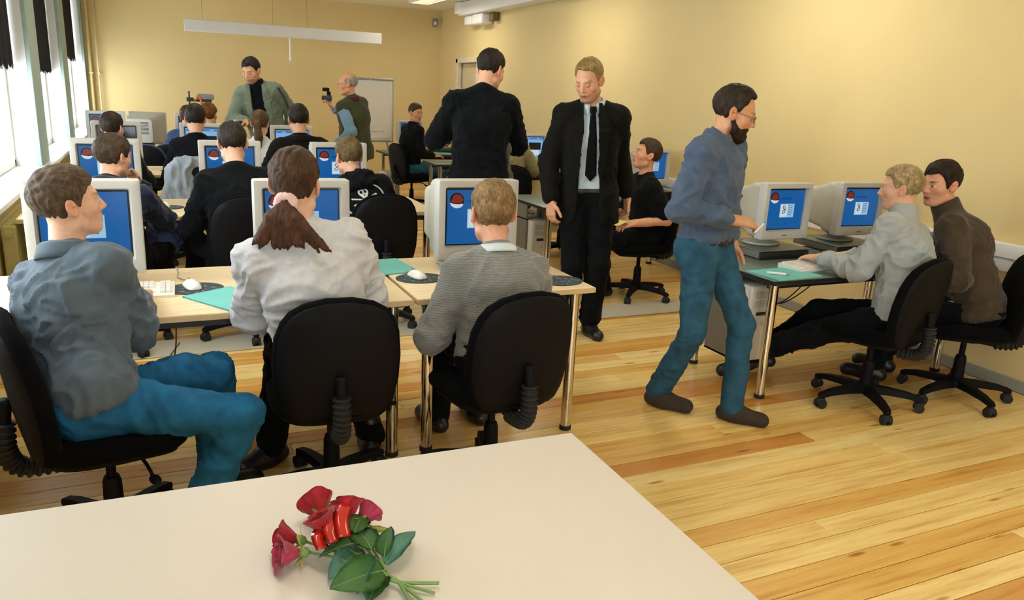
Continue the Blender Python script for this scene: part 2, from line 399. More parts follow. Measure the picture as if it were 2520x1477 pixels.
# door in the right wall
M_DOOR = mat('pale_door_paint', 'cbbb94', .5, .04, 4)
dr = MB().box((WALL_R+.07, 11.6, 0), (WALL_R+.11, 12.36, 2.04), .004, 1)
dd = struct('door_1', dr, M_DOOR, 'pale door in the far end of the right wall')
for za, zb in ((.2, .95), (1.1, 1.9)): MB().box((WALL_R+.062, 11.72, za), (WALL_R+.075, 12.24, zb), .006, 1).build('door_panel', M_DOOR, dd)
MB().cyl((WALL_R+.0, 12.28, 1.02), (WALL_R+.08, 12.28, 1.02), .01).cyl((WALL_R+.01, 12.28, 1.02), (WALL_R+.01, 12.16, 1.02), .01).build('door_handle', mat('steel', 'b0b0ac', .3, .03, metal=1.), dd)
struct('trim_21', MB().box((WALL_R-.015, 11.47, 0), (WALL_R+.06, 11.56, 2.12), .005, 1).box((WALL_R-.015, 12.4, 0), (WALL_R+.06, 12.49, 2.12), .005, 1).box((WALL_R-.015, 11.47, 2.05), (WALL_R+.06, 12.49, 2.13), .005, 1), mat('door_frame_paint', 'd8cdb0', .5), 'pale frame of the far door')
# floor cable channel
cc = thing('cable_floor_channel', 'flat pale grey cable channel lying across the wooden floor', 'cable channel', (0, 0, 0))
M_CH = mat('pale_grey_vinyl', 'b5ad98', .55, .05, 6)
for k, (a, b) in enumerate(((WALL_L+.05, .55), (.556, 2.1), (2.106, WALL_R-.05))):
    MB().prism([(a, 4.68), (b, 4.68), (b, 4.99), (a, 4.99)], .0005, .008, bev=.003).build('channel_lid', M_CH, cc)
# suspended projection screen case
p = thing('projection_screen', 'rolled-up white projection screen case hanging on wires before the back wall', 'projection screen', (1.81, 12.0, 2.31))
M_CASE = mat('screen_case_white', 'd9d6d0', .5, .03, 5)
MB().prism(rrect(.165, .10, .02), -1.37, 1.37, Matrix.Rotation(PI/2, 4, 'Y')).build('screen_case', M_CASE, p, angle=.5)
for sx in (-1, 1): MB().box((sx*1.373-.006, -.05, -.0825), (sx*1.373+.006, .05, .0825), .01, 2).build('end_cap', M_CASE, p, angle=.6)
for x in (-1.14, -.2, .28): MB().cyl((x, 0, .06), (x, 0, CEIL-2.31), .003, n=6).build('hanging_wire', M_GREY, p)
MB().cyl((0.03, 0, -.07), (0.03, 0, -.36), .013, n=8).cyl((0.03, 0, -.36), (0.03, 0, -.40), .018, .012, n=10).build('pull_cord', M_WHITE, p)
# ceiling lamps
M_TUBE = emit('fluorescent_tube', 'fff0cf', 9.); M_TUBE_OFF = mat('tube_off', 'e8e6da', .4)
M_LOUV = mat('louvre_metal', 'cfcdc6', .3, .04, 6, metal=.8)
def ceiling_lamp(x, y, lb, on=True):
    r = thing('ceiling_lamp', lb, 'ceiling lamp', (x, y, CEIL), PI/2, group='fluorescent ceiling lamps')
    h = MB().box((-.6, -.15, -.02), (.6, .15, -.0), .004, 1).box((-.6, -.155, -.085), (.6, -.14, 0)).box((-.6, .14, -.085), (.6, .155, 0)).box((-.61, -.155, -.085), (-.595, .155, 0)).box((.595, -.155, -.085), (.61, .155, 0))
    h.build('lamp_housing', M_WHITE, r)
    for yy in (-.07, .07): MB().cyl((-.57, yy, -.045), (.57, yy, -.045), .014, n=10).build('lamp_tube', M_TUBE if on else M_TUBE_OFF, r)
    lm = MB().box((-.59, -.135, -.08), (.59, -.12, -.07)).mesh('louvre_blade')
    bl = MB().box((-.002, -.135, -.083), (.002, .135, -.06)).mesh('louvre_blade'); bl.materials.append(M_LOUV)
    for i in range(15):
        o = mesh_obj('louvre_blade', bl, None, r); o.location = (-.56+i*.08, 0, 0)
    bpy.data.meshes.remove(lm)
    if not on: return
    ld = bpy.data.lights.new('lamp_light', 'AREA'); ld.shape = 'RECTANGLE'; ld.size = 1.1; ld.size_y = .26; ld.energy = 18 if y > 3 else 10; ld.color = (1.0, .95, .86)
    lo = bpy.data.objects.new('lamp_light', ld); COL.objects.link(lo); lo.parent = r; lo.location = (0, 0, -.09)
for j, y in enumerate((-1.6, 1.4, 4.4, 7.8, 11.15)):
    for i, x in enumerate((.55, 3.70)):
        ceiling_lamp(x, y, 'white louvred fluorescent ceiling lamp, %s lamp of the %s row' % (['first', 'second', 'third', 'fourth', 'farthest'][j], ['window-side', 'right-hand'][i]), on=not ((i == 0 and j in (0, 4)) or j == 0))

# ------------------------------------------------------------------ furniture
def beech(name, a, b):
    t = NT(name); v = t.coords((1.2, 14, 14), rnd=True); f = t.noise(v, 5, 4, .6); g = t.noise(v, 22, 2)
    t.link(t.ramp(f, [(.3, lin(a)), (.7, lin(b))]), t.b.inputs['Base Color']); t.set(Roughness=.42, Specular_IOR_Level=.4); t.bump(g, .05, .001); return t.m
M_BEECH = beech('beech_laminate', 'd9bf92', 'e7d2ab')
M_BEDGE = beech('beech_edge', 'c6a878', 'd3b88a')
M_FG = mat('pale_laminate', 'd8cdc1', .5, .02, 3, .05, 500)
M_CHROME = mat('chrome', 'd8d4ca', .13, .02, 5, metal=1.)
M_RUB = mat('black_rubber', '141414', .7, .1)
M_DKTOP = mat('grey_green_laminate', '5c6a5e', .35, .08, 30)
M_DKEDGE = mat('black_edge', '15171a', .5, .08)
M_STEEL = mat('painted_steel_grey', '6f6a5f', .5, .06)
M_DKST = mat('dark_painted_steel', '2b2a2a', .5, .08)

def desk(label, x0, x1, y0, y1, z=.735, top=M_BEECH, edge=M_BEDGE, cat='desk', name='desk', group=None, legs=True, inset=.07, leg_r=.026, th=.028, lean=0.):
    r = thing(name, label, cat, ((x0+x1)/2, (y0+y1)/2, 0), 0, group)
    hx, hy = (x1-x0)/2, (y1-y0)/2
    tp = MB().box((-hx, -hy, z-th), (hx, hy, z), .004, 2).build('tabletop', top, r, angle=.6)
    eb = MB().box((-hx-.002, -hy-.0025, z-th+.003), (hx+.002, -hy+.001, z-.0035)).box((-hx-.0025, -hy, z-th+.003), (-hx+.001, hy, z-.0035)).box((hx-.001, -hy, z-th+.003), (hx+.0025, hy, z-.0035)).box((-hx, hy-.001, z-th+.003), (hx, hy+.0025, z-.0035))
    eb.build('edge_band', edge, tp)
    for sx in (-1, 1):
        for sy in (-1, 1):
            lx, ly = sx*(hx-inset), sy*(hy-inset)
            lg = MB().cyl((lx, ly, .02), (lx, ly, z-th), leg_r, n=20).build('leg', M_CHROME, r, angle=.7)
            MB().cyl((lx, ly, 0), (lx, ly, .022), leg_r+.003, n=20).build('foot_cap', M_RUB, lg)
            MB().box((lx-.05, ly-.05, z-th-.006), (lx+.05, ly+.05, z-th)).build('leg_plate', M_STEEL, lg)
    fr = MB().box((-hx+inset, -hy+inset+.03, z-th-.05), (hx-inset, -hy+inset+.055, z-th-.005)).box((-hx+inset, hy-inset-.05, z-th-.05), (hx-inset, hy-inset-.025, z-th-.005))
    fr.build('frame_rail', M_DKST if top is not M_DKTOP else M_DKEDGE, r)
    return r
ROW = [(2.97, 3.77), (5.28, 6.08), (7.66, 8.46), (10.0, 10.8)]
desk('beech desk in the front row with the keyboard and teal folder, chrome legs', -.80, .93, *ROW[0], group='beech desks')
desk('short beech desk at the right end of the front row, grey-sweater man sits at it', .95, 1.81, *ROW[0], group='beech desks')
desk('beech desk in the second row, left half by the windows', -.80, .52, *ROW[1], group='beech desks')
desk('beech desk in the second row, right half by the aisle', .54, 1.84, *ROW[1], group='beech desks')
desk('beech desk in the third row by the windows', -.80, .50, *ROW[2], group='beech desks')
desk('beech desk in the third row by the aisle', .52, 1.85, *ROW[2], group='beech desks')
desk('beech desk in the back row by the windows', -.80, .50, *ROW[3], group='beech desks')
desk('beech desk in the back row by the aisle', .52, 1.6, *ROW[3], group='beech desks')
fg = desk('large pale table in the foreground with the roses on it', -.98, .905, .42, 1.62, top=M_FG, edge=M_FG, cat='table', name='table', leg_r=.03)
fg.rotation_euler = (0, 0, math.radians(-1.2)); fg.location.x = -.02
RT = [(2.97, 3.75), (5.60, 6.38), (8.02, 8.80), (10.6, 11.38), (9.2, 9.75)]
RTZ = .70
for k, lb in enumerate(('dark-topped computer table by the right wall where the blond boy types', 'dark-topped computer table behind the man in the suit', 'dark-topped computer table by the right wall with the lit light-blue monitor', 'dark-topped computer table in the far right corner', 'narrow dark-topped table before the man in the black jacket')):
    desk(lb, [2.90, 2.86, 3.3, 2.95, 3.15][k], WALL_R-.075, *RT[k], z=RTZ, top=M_DKTOP, edge=M_DKEDGE, cat='table', name='computer_table', group='dark computer tables along the right wall', inset=.09)

# --- task chair prototype: faces +Y, origin on the floor under the column
M_FAB = mat('black_upholstery', '0b0b0d', .95, .15, 20, .5, 500, spec=.05, sheen=.01)
M_PLA = mat('black_plastic', '0c0c0f', .6, .1, 8, .1, 300, spec=.14)
M_FABB = mat('blue_upholstery', '27375c', .95, .15, 20, .5, 500, sheen=.25)
def backrest_outline(w, h):
    pts = []
    prof = [(0, .30), (.03, .37), (.12, .43), (.3, .475), (.5, .485), (.7, .465), (.82, .42), (.9, .36), (.96, .26), (1., .10)]
    R = [(x*w, t*h) for t, x in prof]
    return R, [(-x, y) for x, y in R[::-1]]
def make_chair(name, label, fabric=M_FAB):
    r = thing(name, label, 'chair', (0, 0, 0), 0, 'swivel office chairs')
    # seat: lofted superellipse layers
    def ring(sx, sy, z, n=28, yo=0., dish=0.):
        out = []
        for i in range(n):
            a = 2*PI*i/n; c, s_ = math.cos(a), math.sin(a)
            x = math.copysign(abs(c)**.55, c)*sx; y = math.copysign(abs(s_)**.55, s_)*sy
            out.append(Vector((x*(1-.08*(y < 0)*abs(y)/sy), y+yo, z-.025*max(0, y/sy)**3)))
        return out
    MB().loft([ring(.17, .17, .40), ring(.215, .21, .405), ring(.235, .228, .425), ring(.238, .23, .45), ring(.225, .22, .468), ring(.18, .18, .474), ring(.06, .06, .468)]).build('seat', fabric, r, True)
    MB().loft([ring(.12, .12, .375), ring(.205, .20, .39), ring(.212, .206, .405)]).build('seat_pan', M_PLA, r, angle=.6)
    # backrest: cushion and shell swept from outline with curvature
    def pad(off, wv, depth, curve=.10):
        Rr, Ll = backrest_outline(1., 1.)
        return Rr, Ll
    def back_layer(scale, y):
        out = []; W, Hh = .47, .485
        Rr, Ll = backrest_outline(W, Hh)
        for x, z in Rr+Ll:
            zc = Hh*.5; x2 = x*scale; z2 = zc+(z-zc)*(1-(1-scale)*.9)
            cv = .55*x2*x2 - .12*((z2-.16))**2
            out.append(Vector((x2, -.235+y+cv-.10*(z2/Hh-.3)*.6, .40+z2)))
        return out
    MB().loft([back_layer(.80, .006), back_layer(.95, -.002), back_layer(1., .018), back_layer(.99, .036), back_layer(.93, .05), back_layer(.75, .058), back_layer(.3, .062)]).build('backrest', fabric, r, True)
    MB().loft([back_layer(.30, -.022), back_layer(.78, -.018), back_layer(.93, -.008), back_layer(.975, .010), back_layer(.96, .02)]).build('back_shell', M_PLA, r, angle=.8)
    # bent back bar in a ribbed bellows
    path = spline([(0, -.272, .60), (0, -.285, .50), (0, -.285, .42), (0, -.25, .365), (0, -.16, .352), (0, -.06, .36)], 8)
    MB().tube(path, .02, 8).build('back_bar', M_PLA, r, True)
    rib = []
    P2 = path[6:34]
    fine = []
    for a, b in zip(P2, P2[1:]):
        for k in range(2): fine.append(a.lerp(b, k/2))
    MB().tube(fine, [.034 if i % 4 < 2 else .026 for i in range(len(fine))], 12).build('bellows', M_RUB, r, angle=.5)
    MB().box((-.055, -.05, .345), (.055, .10, .385), .012, 2).build('tilt_mechanism', M_PLA, r, angle=.6)
    lv = MB().tube(spline([(.04, .06, .362), (.15, .075, .355), (.23, .08, .335)], 5), .006, 8).build('lever', M_PLA, r, True)
    MB().sphere((.245, .082, .33), (.035, .018, .01), 12, 8).build('lever_grip', M_PLA, lv, True)
    MB().cyl((0, 0, .10), (0, 0, .24), .034, .03, 20).cyl((0, 0, .24), (0, 0, .26), .03, .024, 20).cyl((0, 0, .26), (0, 0, .35), .016, n=16).build('gas_column', M_PLA, r, angle=.6)
    MB().lathe([(.03, .07), (.055, .075), (.055, .11), (.04, .125)], 20).build('base_hub', M_PLA, r, angle=.6)
    arm = MB().loft([[Vector((sx*w_, y, z)) for sx, z in ((-1, zl), (1, zl), (.8, zh), (-.8, zh))] for y, w_, zl, zh in ((.03, .030, .075, .118), (.12, .026, .078, .115), (.22, .021, .072, .104), (.285, .018, .062, .088), (.30, .014, .062, .08))]).mesh('base_arm'); arm.materials.append(M_PLA); sharp(arm, .7)
    cs = MB().cyl((-.024, .285, .026), (-.006, .285, .026), .026, n=18).cyl((.006, .285, .026), (.024, .285, .026), .026, n=18).cyl((-.008, .285, .026), (.008, .285, .026), .009, n=10).cyl((0, .285, .03), (0, .285, .072), .009, n=10).lathe([(.027, .026), (.028, .045), (.02, .056), (.005, .058)], 14, Matrix.Translation((0, .283, 0)), .8, 1.).mesh('caster'); cs.materials.append(M_RUB); sharp(cs, .6)
    for k in range(5):
        a = mesh_obj('base_arm', arm, None, r); a.rotation_euler = (0, 0, 2*PI*k/5+.3)
        c = mesh_obj('caster', cs, None, a)
    return r
CH0 = make_chair('office_chair', 'tmp'); CH_B = make_chair('office_chair', 'tmp', M_FABB)
_used = set()
def yaw_of(fx, fy): return math.atan2(-fx, fy)
def chair(x, y, face, label, proto=None, base=None, dz=0., sz=1.):
    pr = proto or CH0
    if pr in _used: r = copy_tree(pr)
    else: r = pr; _used.add(pr)
    r.location = (x, y, 0); r.rotation_euler = (0, 0, yaw_of(*face)); r['label'] = label; r.scale = (1, 1, sz)
    if base is not None:
        for c in r.children:
            if c.name.startswith('base_arm'): c.rotation_euler.z += base
    return r

# --- CRT monitor prototype: screen faces -Y, origin on the desk under the swivel foot
M_BEIGE = mat('beige_monitor_plastic', 'b9b5ac', .5, .04, 9, .08, 400)
M_BEIGE2 = mat('beige_housing_plastic', 'b3af9f', .55, .04, 9, .08, 400)
M_SCR = emit('screen_blue', '0f62ac', .75)
M_SCRD = mat('screen_off_glass', '10161a', .15, .1)
M_SCRL = emit('screen_light_blue', '7fb4e4', .9)
M_SGLASS = mat('screen_surround_black', '0b0b0c', .4, .1)
M_LRED = emit('logo_red', 'a83a2c', .45)
M_LDK = emit('logo_dark', '2a1a20', .3)
M_LWHT = emit('logo_white', 'dcebf5', .75)
M_DLG = emit('dialog_pale', 'a9d2ec', .75)
M_DLGW = emit('dialog_white', 'd6e6f2', .8)
M_TXT = emit('screen_text_dark', '0d3f73', .35)
M_INK = emit('screen_ink', '1c2430', .3)
SW, SH = .312, .262      # screen
def curve_patch(pts_fn): pass
def scr_y(x, z): return -.1985+.010*((x/.156)**2+((z-.268)/.131)**2)*.5
def flat_poly(name, pts, off, m, parent, thick=.0):
    """polygon lying on the convex screen (fan from centre)"""
    bm = bmesh.new(); cx = sum(p[0] for p in pts)/len(pts); cz = sum(p[1] for p in pts)/len(pts)
    c = bm.verts.new((cx, scr_y(cx, cz)-off, cz)); vs = [bm.verts.new((x, scr_y(x, z)-off, z)) for x, z in pts]
    for i in range(len(vs)): bm.faces.new((c, vs[(i+1) % len(vs)], vs[i]))
    bmesh.ops.recalc_face_normals(bm, faces=bm.faces)
    me = bpy.data.meshes.new(name); bm.to_mesh(me); bm.free(); return mesh_obj(name, me, m, parent)
def grid_rect(x0, x1, z0, z1, n=6):
    out = []
    for i in range(n): out.append((x0+(x1-x0)*i/n, z0))
    for i in range(n): out.append((x1, z0+(z1-z0)*i/n))
    for i in range(n): out.append((x1-(x1-x0)*i/n, z1))
    for i in range(n): out.append((x0, z1-(z1-z0)*i/n))
    return out
def make_monitor(kind='logo'):
    r = thing('monitor', 'tmp', 'monitor', (0, 0, 0), 0, 'beige CRT monitors')
    # swivel foot
    MB().lathe([(.115, 0), (.125, .006), (.12, .016), (.075, .024), (.06, .03)], 28, None, 1.1, .95).build('swivel_base', M_BEIGE2, r, angle=.5)
    MB().lathe([(.05, .025), (.07, .045), (.11, .068), (.11, .075)], 24).build('swivel_neck', M_BEIGE2, r, angle=.5)
    # bezel with a recessed screen opening
    z0, z1, hw = .066, .447, .206; yf, yb = -.215, -.150
    ox = [(-hw, z0), (hw, z0), (hw, z1), (-hw, z1)]
    def rr(w0, w1, h0, h1, r_, y, n=4):
        cx, cz = (w0+w1)/2, (h0+h1)/2
        return [Vector((cx+x, y, cz+z)) for x, z in rrect(w1-w0, h1-h0, r_, n)]
    sx0, sx1, sz0, sz1 = -SW/2-.006, SW/2+.006, .268-SH/2-.006, .268+SH/2+.006
    rings = [rr(-hw+.012, hw-.012, z0+.012, z1-.012, .006, yb), rr(-hw, hw, z0, z1, .009, yb+.002), rr(-hw, hw, z0, z1, .009, yf+.008), rr(-hw+.003, hw-.003, z0+.003, z1-.003, .008, yf+.002), rr(-hw+.008, hw-.008, z0+.008, z1-.008, .006, yf), rr(sx0-.010, sx1+.010, sz0-.010, sz1+.010, .012, yf), rr(sx0, sx1, sz0, sz1, .006, yf+.034)]
    MB().loft(rings, cap=False).build('bezel', M_BEIGE, r, angle=.55)
    MB().box((sx0-.012, yf+.030, sz0-.012), (sx1+.012, yf+.05, sz1+.012)).build('tube_surround', M_SGLASS, r)
    # housing
    h = [rr(-.198, .198, .072, .44, .03, yb-.004), rr(-.196, .196, .074, .438, .03, -.06), rr(-.172, .172, .088, .418, .04, .0), rr(-.150, .150, .10, .385, .04, .13), rr(-.142, .142, .105, .375, .035, .195), rr(-.12, .12, .12, .355, .03, .205)]
    hs = MB().loft(h).build('housing', M_BEIGE2, r, angle=.55)
    vm = MB().box((-.105, .2035, -.004), (.105, .2075, .004)).mesh('vent_slot'); vm.materials.append(M_DKST)
    for i in range(9):
        o = mesh_obj('vent_slot', vm, None, hs); o.location = (0, 0, .21+i*.016)
    # screen
    bm = bmesh.new(); n = 10
    g = [[bm.verts.new((-SW/2+SW*i/n, scr_y(-SW/2+SW*i/n, .268-SH/2+SH*j/n), .268-SH/2+SH*j/n)) for j in range(n+1)] for i in range(n+1)]
    for i in range(n):
        for j in range(n): bm.faces.new((g[i][j], g[i+1][j], g[i+1][j+1], g[i][j+1]))
    me = bpy.data.meshes.new('screen'); bm.to_mesh(me); bm.free()
    sc = mesh_obj('screen', me, {'logo': M_SCR, 'off': M_SCRD, 'window': M_SCRL, 'plain': M_SCR}[kind], r, True)
    if kind == 'logo':
        cx, cz, R0 = -.108, .350, .036
        circ = lambda a0, a1, R, n=16: [(cx+R*math.cos(math.radians(a0+(a1-a0)*i/n)), cz+R*math.sin(math.radians(a0+(a1-a0)*i/n))) for i in range(n+1)]
        flat_poly('logo_disc', circ(0, 360, R0, 28)[:-1], .0008, M_LDK, sc)
        flat_poly('logo_hat', [(cx-.033, cz-.008), (cx-.026, cz+.004), (cx-.018, cz+.022), (cx-.006, cz+.030), (cx+.006, cz+.027), (cx+.018, cz+.026), (cx+.025, cz+.012), (cx+.033, cz+.002), (cx+.024, cz-.010), (cx+.004, cz-.014), (cx-.018, cz-.013)], .0016, M_LRED, sc)
        flat_poly('logo_base', [(cx-.034, cz-.012), (cx-.015, cz-.017), (cx+.008, cz-.019), (cx+.028, cz-.016)]+circ(-35, -160, R0+.002, 12), .0018, M_LWHT, sc)
        text_obj('screen_text', 'red hat', .030, M_TXT, sc, Matrix.Translation((-.058, scr_y(0, .33)-.0045, .337)) @ Matrix.Rotation(PI/2, 4, 'X'))
        dlg = flat_poly('dialog_box', grid_rect(-.055, .070, .215, .308), .0010, M_DLG, sc)
        flat_poly('dialog_panel', grid_rect(-.050, .010, .220, .303), .0018, M_DLGW, sc)
        s8 = spline([(-.016, 0, .296), (-.030, 0, .290), (-.027, 0, .276), (-.013, 0, .268), (-.012, 0, .252), (-.026, 0, .243), (-.034, 0, .254), (-.022, 0, .264), (-.012, 0, .276), (-.016, 0, .290)], 5)
        MB().tube([Vector((p.x, scr_y(p.x, p.z)-.0022, p.z)) for p in s8], .0022, 5).build('dialog_figure', M_INK, sc)
        ln = MB()
        for i in range(6): ln.box((.016, scr_y(.04, .28)-.0026, .232+i*.0125), (.016+.045*random.uniform(.6, 1), scr_y(.04, .28)-.0012, .235+i*.0125))
        ln.build('dialog_text_lines', M_SCR, sc)
    elif kind == 'window':
        flat_poly('title_bar', grid_rect(-.15, .15, .372, .392), .001, emit('screen_mid_blue', '3f7cc0', .8), sc)
        flat_poly('window_panel', grid_rect(-.115, .10, .165, .31), .0012, M_LWHT, sc)
        flat_poly('dark_panel', grid_rect(-.06, .12, .235, .33), .0022, M_INK, sc)
        flat_poly('side_bar', grid_rect(-.15, -.12, .15, .30), .0012, emit('screen_deep_blue', '2456a8', .8), sc)
    ct = MB().box((-.018, yf-.002, .090), (.018, yf+.004, .097)); ct.build('maker_badge', M_STEEL, r)
    bt = MB()
    for i in range(4): bt.cyl((.10+i*.018, yf-.003, .088), (.10+i*.018, yf+.004, .088), .0045, n=10)
    bt.cyl((.178, yf-.004, .088), (.178, yf+.004, .088), .008, n=14); bt.build('buttons', M_BEIGE2, r)
    return r
PROTO = {}
def monitor(x, y, z, label, kind='logo', rz=0.):
    if kind not in PROTO: r = PROTO[kind] = make_monitor(kind)
    else: r = copy_tree(PROTO[kind])
    r.location = (x, y+.205, z); r.rotation_euler = (0, 0, rz); r['label'] = label; return r
Z1 = .735
# front row
monitor(-.285, 3.42, Z1, 'beige monitor with blue screen behind the head of the man in the grey shirt')
monitor(.56, 3.42, Z1, 'beige monitor hidden behind the ponytail of the person in white')
monitor(1.385, 3.40, Z1, 'beige monitor with blue screen in front of the man in the grey sweater')
monitor(-.32, 5.75, Z1, 'beige monitor in front of the man resting his chin, second row')
monitor(.455, 5.75, Z1, 'beige monitor in front of the short-haired man in black, middle of second row')
monitor(1.215, 5.75, Z1, 'beige monitor in front of the skull hoodie, second row')
monitor(-.34, 8.02, Z1, 'beige monitor with dark switched-off screen in the third row', 'off')
monitor(.40, 8.05, Z1, 'beige monitor with pale screen before the woman in black, third row', 'window')
monitor(1.23, 8.05, Z1, 'beige monitor with pale screen before the man in the dark suit jacket, third row', 'window')
monitor(-.54, 10.3, Z1, 'beige monitor with blue screen in the back row by the window')
monitor(-.14, 10.1, Z1, 'beige monitor seen from behind in the back row', 'off', PI-.25)
monitor(.41, 10.35, Z1, 'beige monitor with blue screen in the back row behind the brown-haired heads')
# right-hand tables: smaller monitors, each on a flat dark base unit
def desktop(x, y, z, label):
    r = thing('monitor_stand', label, 'stand', (x, y, z), 0, 'flat stands under the right-hand monitors')
    MB().box((-.19, -.19, .006), (.19, .19, .05), .006, 2).build('body', M_STEEL, r, angle=.6)
    MB().box((-.192, -.2, .004), (.192, -.185, .046), .005, 2).build('front_panel', M_DKEDGE, r, angle=.6)
    MB().box((-.2, -.205, .05), (.2, .2, .058), .003, 1).build('top_plate', M_DKTOP, r, angle=.6)
def rmonitor(x, y, label, slabel, kind='logo', rz=0.):
    desktop(x, y+.17, RTZ, slabel)
    r = monitor(x, y-.02, RTZ+.058, label, kind, rz); r.scale = (.88, .88, .88); return r
rmonitor(3.40, 3.46, 'beige monitor with blue screen on the dark table beside the walking man', 'flat dark stand under the monitor beside the walking man')
rmonitor(4.05, 3.48, 'beige monitor with blue screen behind the blond boy', 'flat dark stand under the monitor behind the blond boy', rz=-.06)
rmonitor(4.26, 6.1, 'beige monitor behind the walking man on the second dark table', 'flat dark stand behind the man in the black t-shirt')
rmonitor(4.05, 8.30, 'beige monitor with light-blue window on screen beside the suit', 'flat dark stand under the light-blue monitor', 'window')
rmonitor(3.37, 11.0, 'beige monitor behind the man in the black jacket in the far corner', 'flat dark stand in the far corner')
rmonitor(3.95, 10.98, 'beige monitor turned sideways on the far table beside the standing man', 'flat dark stand under the sideways monitor', 'off', 2.2)

# --- keyboards, mice, pads
M_KEYB = mat('keyboard_beige', 'd9d4c8', .5, .04, 10)
M_KEY = mat('key_caps', 'e4e0d6', .5, .05, 30)
def make_keyboard():
    r = thing('keyboard', 'tmp', 'keyboard', (0, 0, 0), 0, 'beige keyboards')
    MB().loft([[Vector((sx*.228, y, z)) for sx, z in ((-1, 0), (1, 0), (1, zt), (-1, zt))] for y, zt in ((-.082, .010), (-.075, .016), (.075, .028), (.082, .024))]).build('case', M_KEYB, r)
    k = MB()
    for j in range(6):
        y = -.058+j*.0215+(.006 if j == 5 else 0)
        for i in range(21):
            if i in (15, 17) and False: continue
            if i == 14 or i == 18: continue
            if j in (1, 2) and 14 < i < 18 and not (j == 1 and i == 16): continue
            if j == 0 and 4 <= i <= 8:
                if i != 4: continue
                x = -.208+6*.0206; k.box((x-.049, y-.008, .016), (x+.049, y+.008, .028+j*.0018)); continue
            x = -.208+i*.0206
            k.box((x-.0085, y-.0085, .014), (x+.0085, y+.0085, .0265+j*.0018))
    tag(k.build('keys', M_KEY, r), kind='stuff')
    return r
KB0 = make_keyboard()
def keyboard(x, y, z, label, rz=0.):
    r = KB0 if KB0 not in _used else copy_tree(KB0); _used.add(KB0)
    r.location = (x, y, z); r.rotation_euler = (0, 0, rz); r['label'] = label
M_MOUSE = mat('mouse_white', 'e6e2da', .35, .03, 10)
M_PAD = mat('mousepad_dark', '2f3d42', .8, .25, 30)
M_PADP = mat('mousepad_print', '8d9d92', .8, .2, 40)
def make_mouse():
    r = thing('mouse', 'tmp', 'mouse', (0, 0, 0), 0, 'white computer mice')
    rings = []
    for t, wd, ht in ((-.056, .012, .010), (-.05, .024, .020), (-.03, .031, .031), (0, .032, .036), (.03, .030, .031), (.048, .027, .022), (.056, .018, .012)):
        rings.append([Vector((wd*math.cos(a), t, max(.0015, ht*math.sin(a)))) for a in [PI*i/10 for i in range(11)]]+[Vector((wd*.9*math.cos(PI+PI*i/4), t, .0008)) for i in range(1, 4)])
    b = MB().loft(rings).build('shell', M_MOUSE, r, True)
    MB().box((-.0008, .012, .028), (.0008, .05, .0335)).build('button_gap', M_STEEL, r)
    return r
MS0 = make_mouse()
def make_pad():
    r = thing('mouse_pad', 'tmp', 'mouse pad', (0, 0, 0), 0, 'oval dark mouse pads')
    MB().lathe([(.112, 0), (.115, .001), (.115, .003), (.112, .004)], 36, None, 1., .86).build('pad', M_PAD, r)
    pr = MB()
    random.seed(5)
    for i in range(26):
        a = random.uniform(0, 2*PI); q = random.uniform(.3, .95)*.1; x, y = q*math.cos(a), q*math.sin(a)*.85
        pr.box((x-.006, y-.002, .004), (x+random.uniform(0, .012), y+random.uniform(.001, .004), .0046))
    tag(pr.build('printed_pattern', M_PADP, r), kind='stuff')
    return r
PD0 = make_pad()
def mousepad(x, y, z, where, rz=0., mouse=True, dx=-.01):
    r = PD0 if PD0 not in _used else copy_tree(PD0); _used.add(PD0)
    r.location = (x, y, z); r.rotation_euler.z = rz; r['label'] = 'oval dark patterned mouse pad '+where
    if mouse:
        m = MS0 if MS0 not in _used else copy_tree(MS0); _used.add(MS0)
        m.location = (x+dx, y+.01, z+.0045); m.rotation_euler.z = rz+.15; m['label'] = 'white mouse on the mouse pad '+where
        cb = MB().tube(spline([(x+dx, y+.065, z+.015), (x+dx-.02, y+.14, z+.006), (x+dx-.05, y+.21, z+.004), (x+dx-.045, y+.30, z+.004), (x+dx-.05, y+.40, z+.006)], 6), .0022, 6).build('mouse_cable', M_GREY)
        tag(cb, 'thin grey cable of the mouse '+where, 'cable', 'mouse cables')
keyboard(-.205, 3.33, Z1, 'beige keyboard under the hand of the man in the grey shirt', -.03)
keyboard(.56, 3.16, Z1, 'beige keyboard hidden behind the person in white')
keyboard(1.36, 3.16, Z1, 'beige keyboard hidden behind the grey sweater')
keyboard(-.28, 5.5, Z1, 'beige keyboard in front of the man resting his chin')
keyboard(.45, 5.48, Z1, 'beige keyboard in front of the man in black, second row')
keyboard(1.2, 5.48, Z1, 'beige keyboard in front of the skull hoodie')
keyboard(3.42, 3.20, RTZ, 'beige keyboard under the hands of the blond boy', .12)
keyboard(4.08, 3.18, RTZ, 'beige keyboard in front of the man in brown')
keyboard(3.3, 5.85, RTZ, 'beige keyboard behind the man in the suit')
mousepad(.10, 3.36, Z1, 'between the keyboard and the teal folder', .1)
mousepad(1.07, 3.32, Z1, 'left of the grey-sweater man', .1)
mousepad(1.70, 3.12, Z1, 'at the right end of the front row', .1, mouse=False)
mousepad(.02, 5.66, Z1, 'on the second row desk', .1)
mousepad(.12, 8.0, Z1, 'on the third row desk', .1)
mousepad(.82, 5.6, Z1, 'behind the empty-looking chair of the second row', .1)
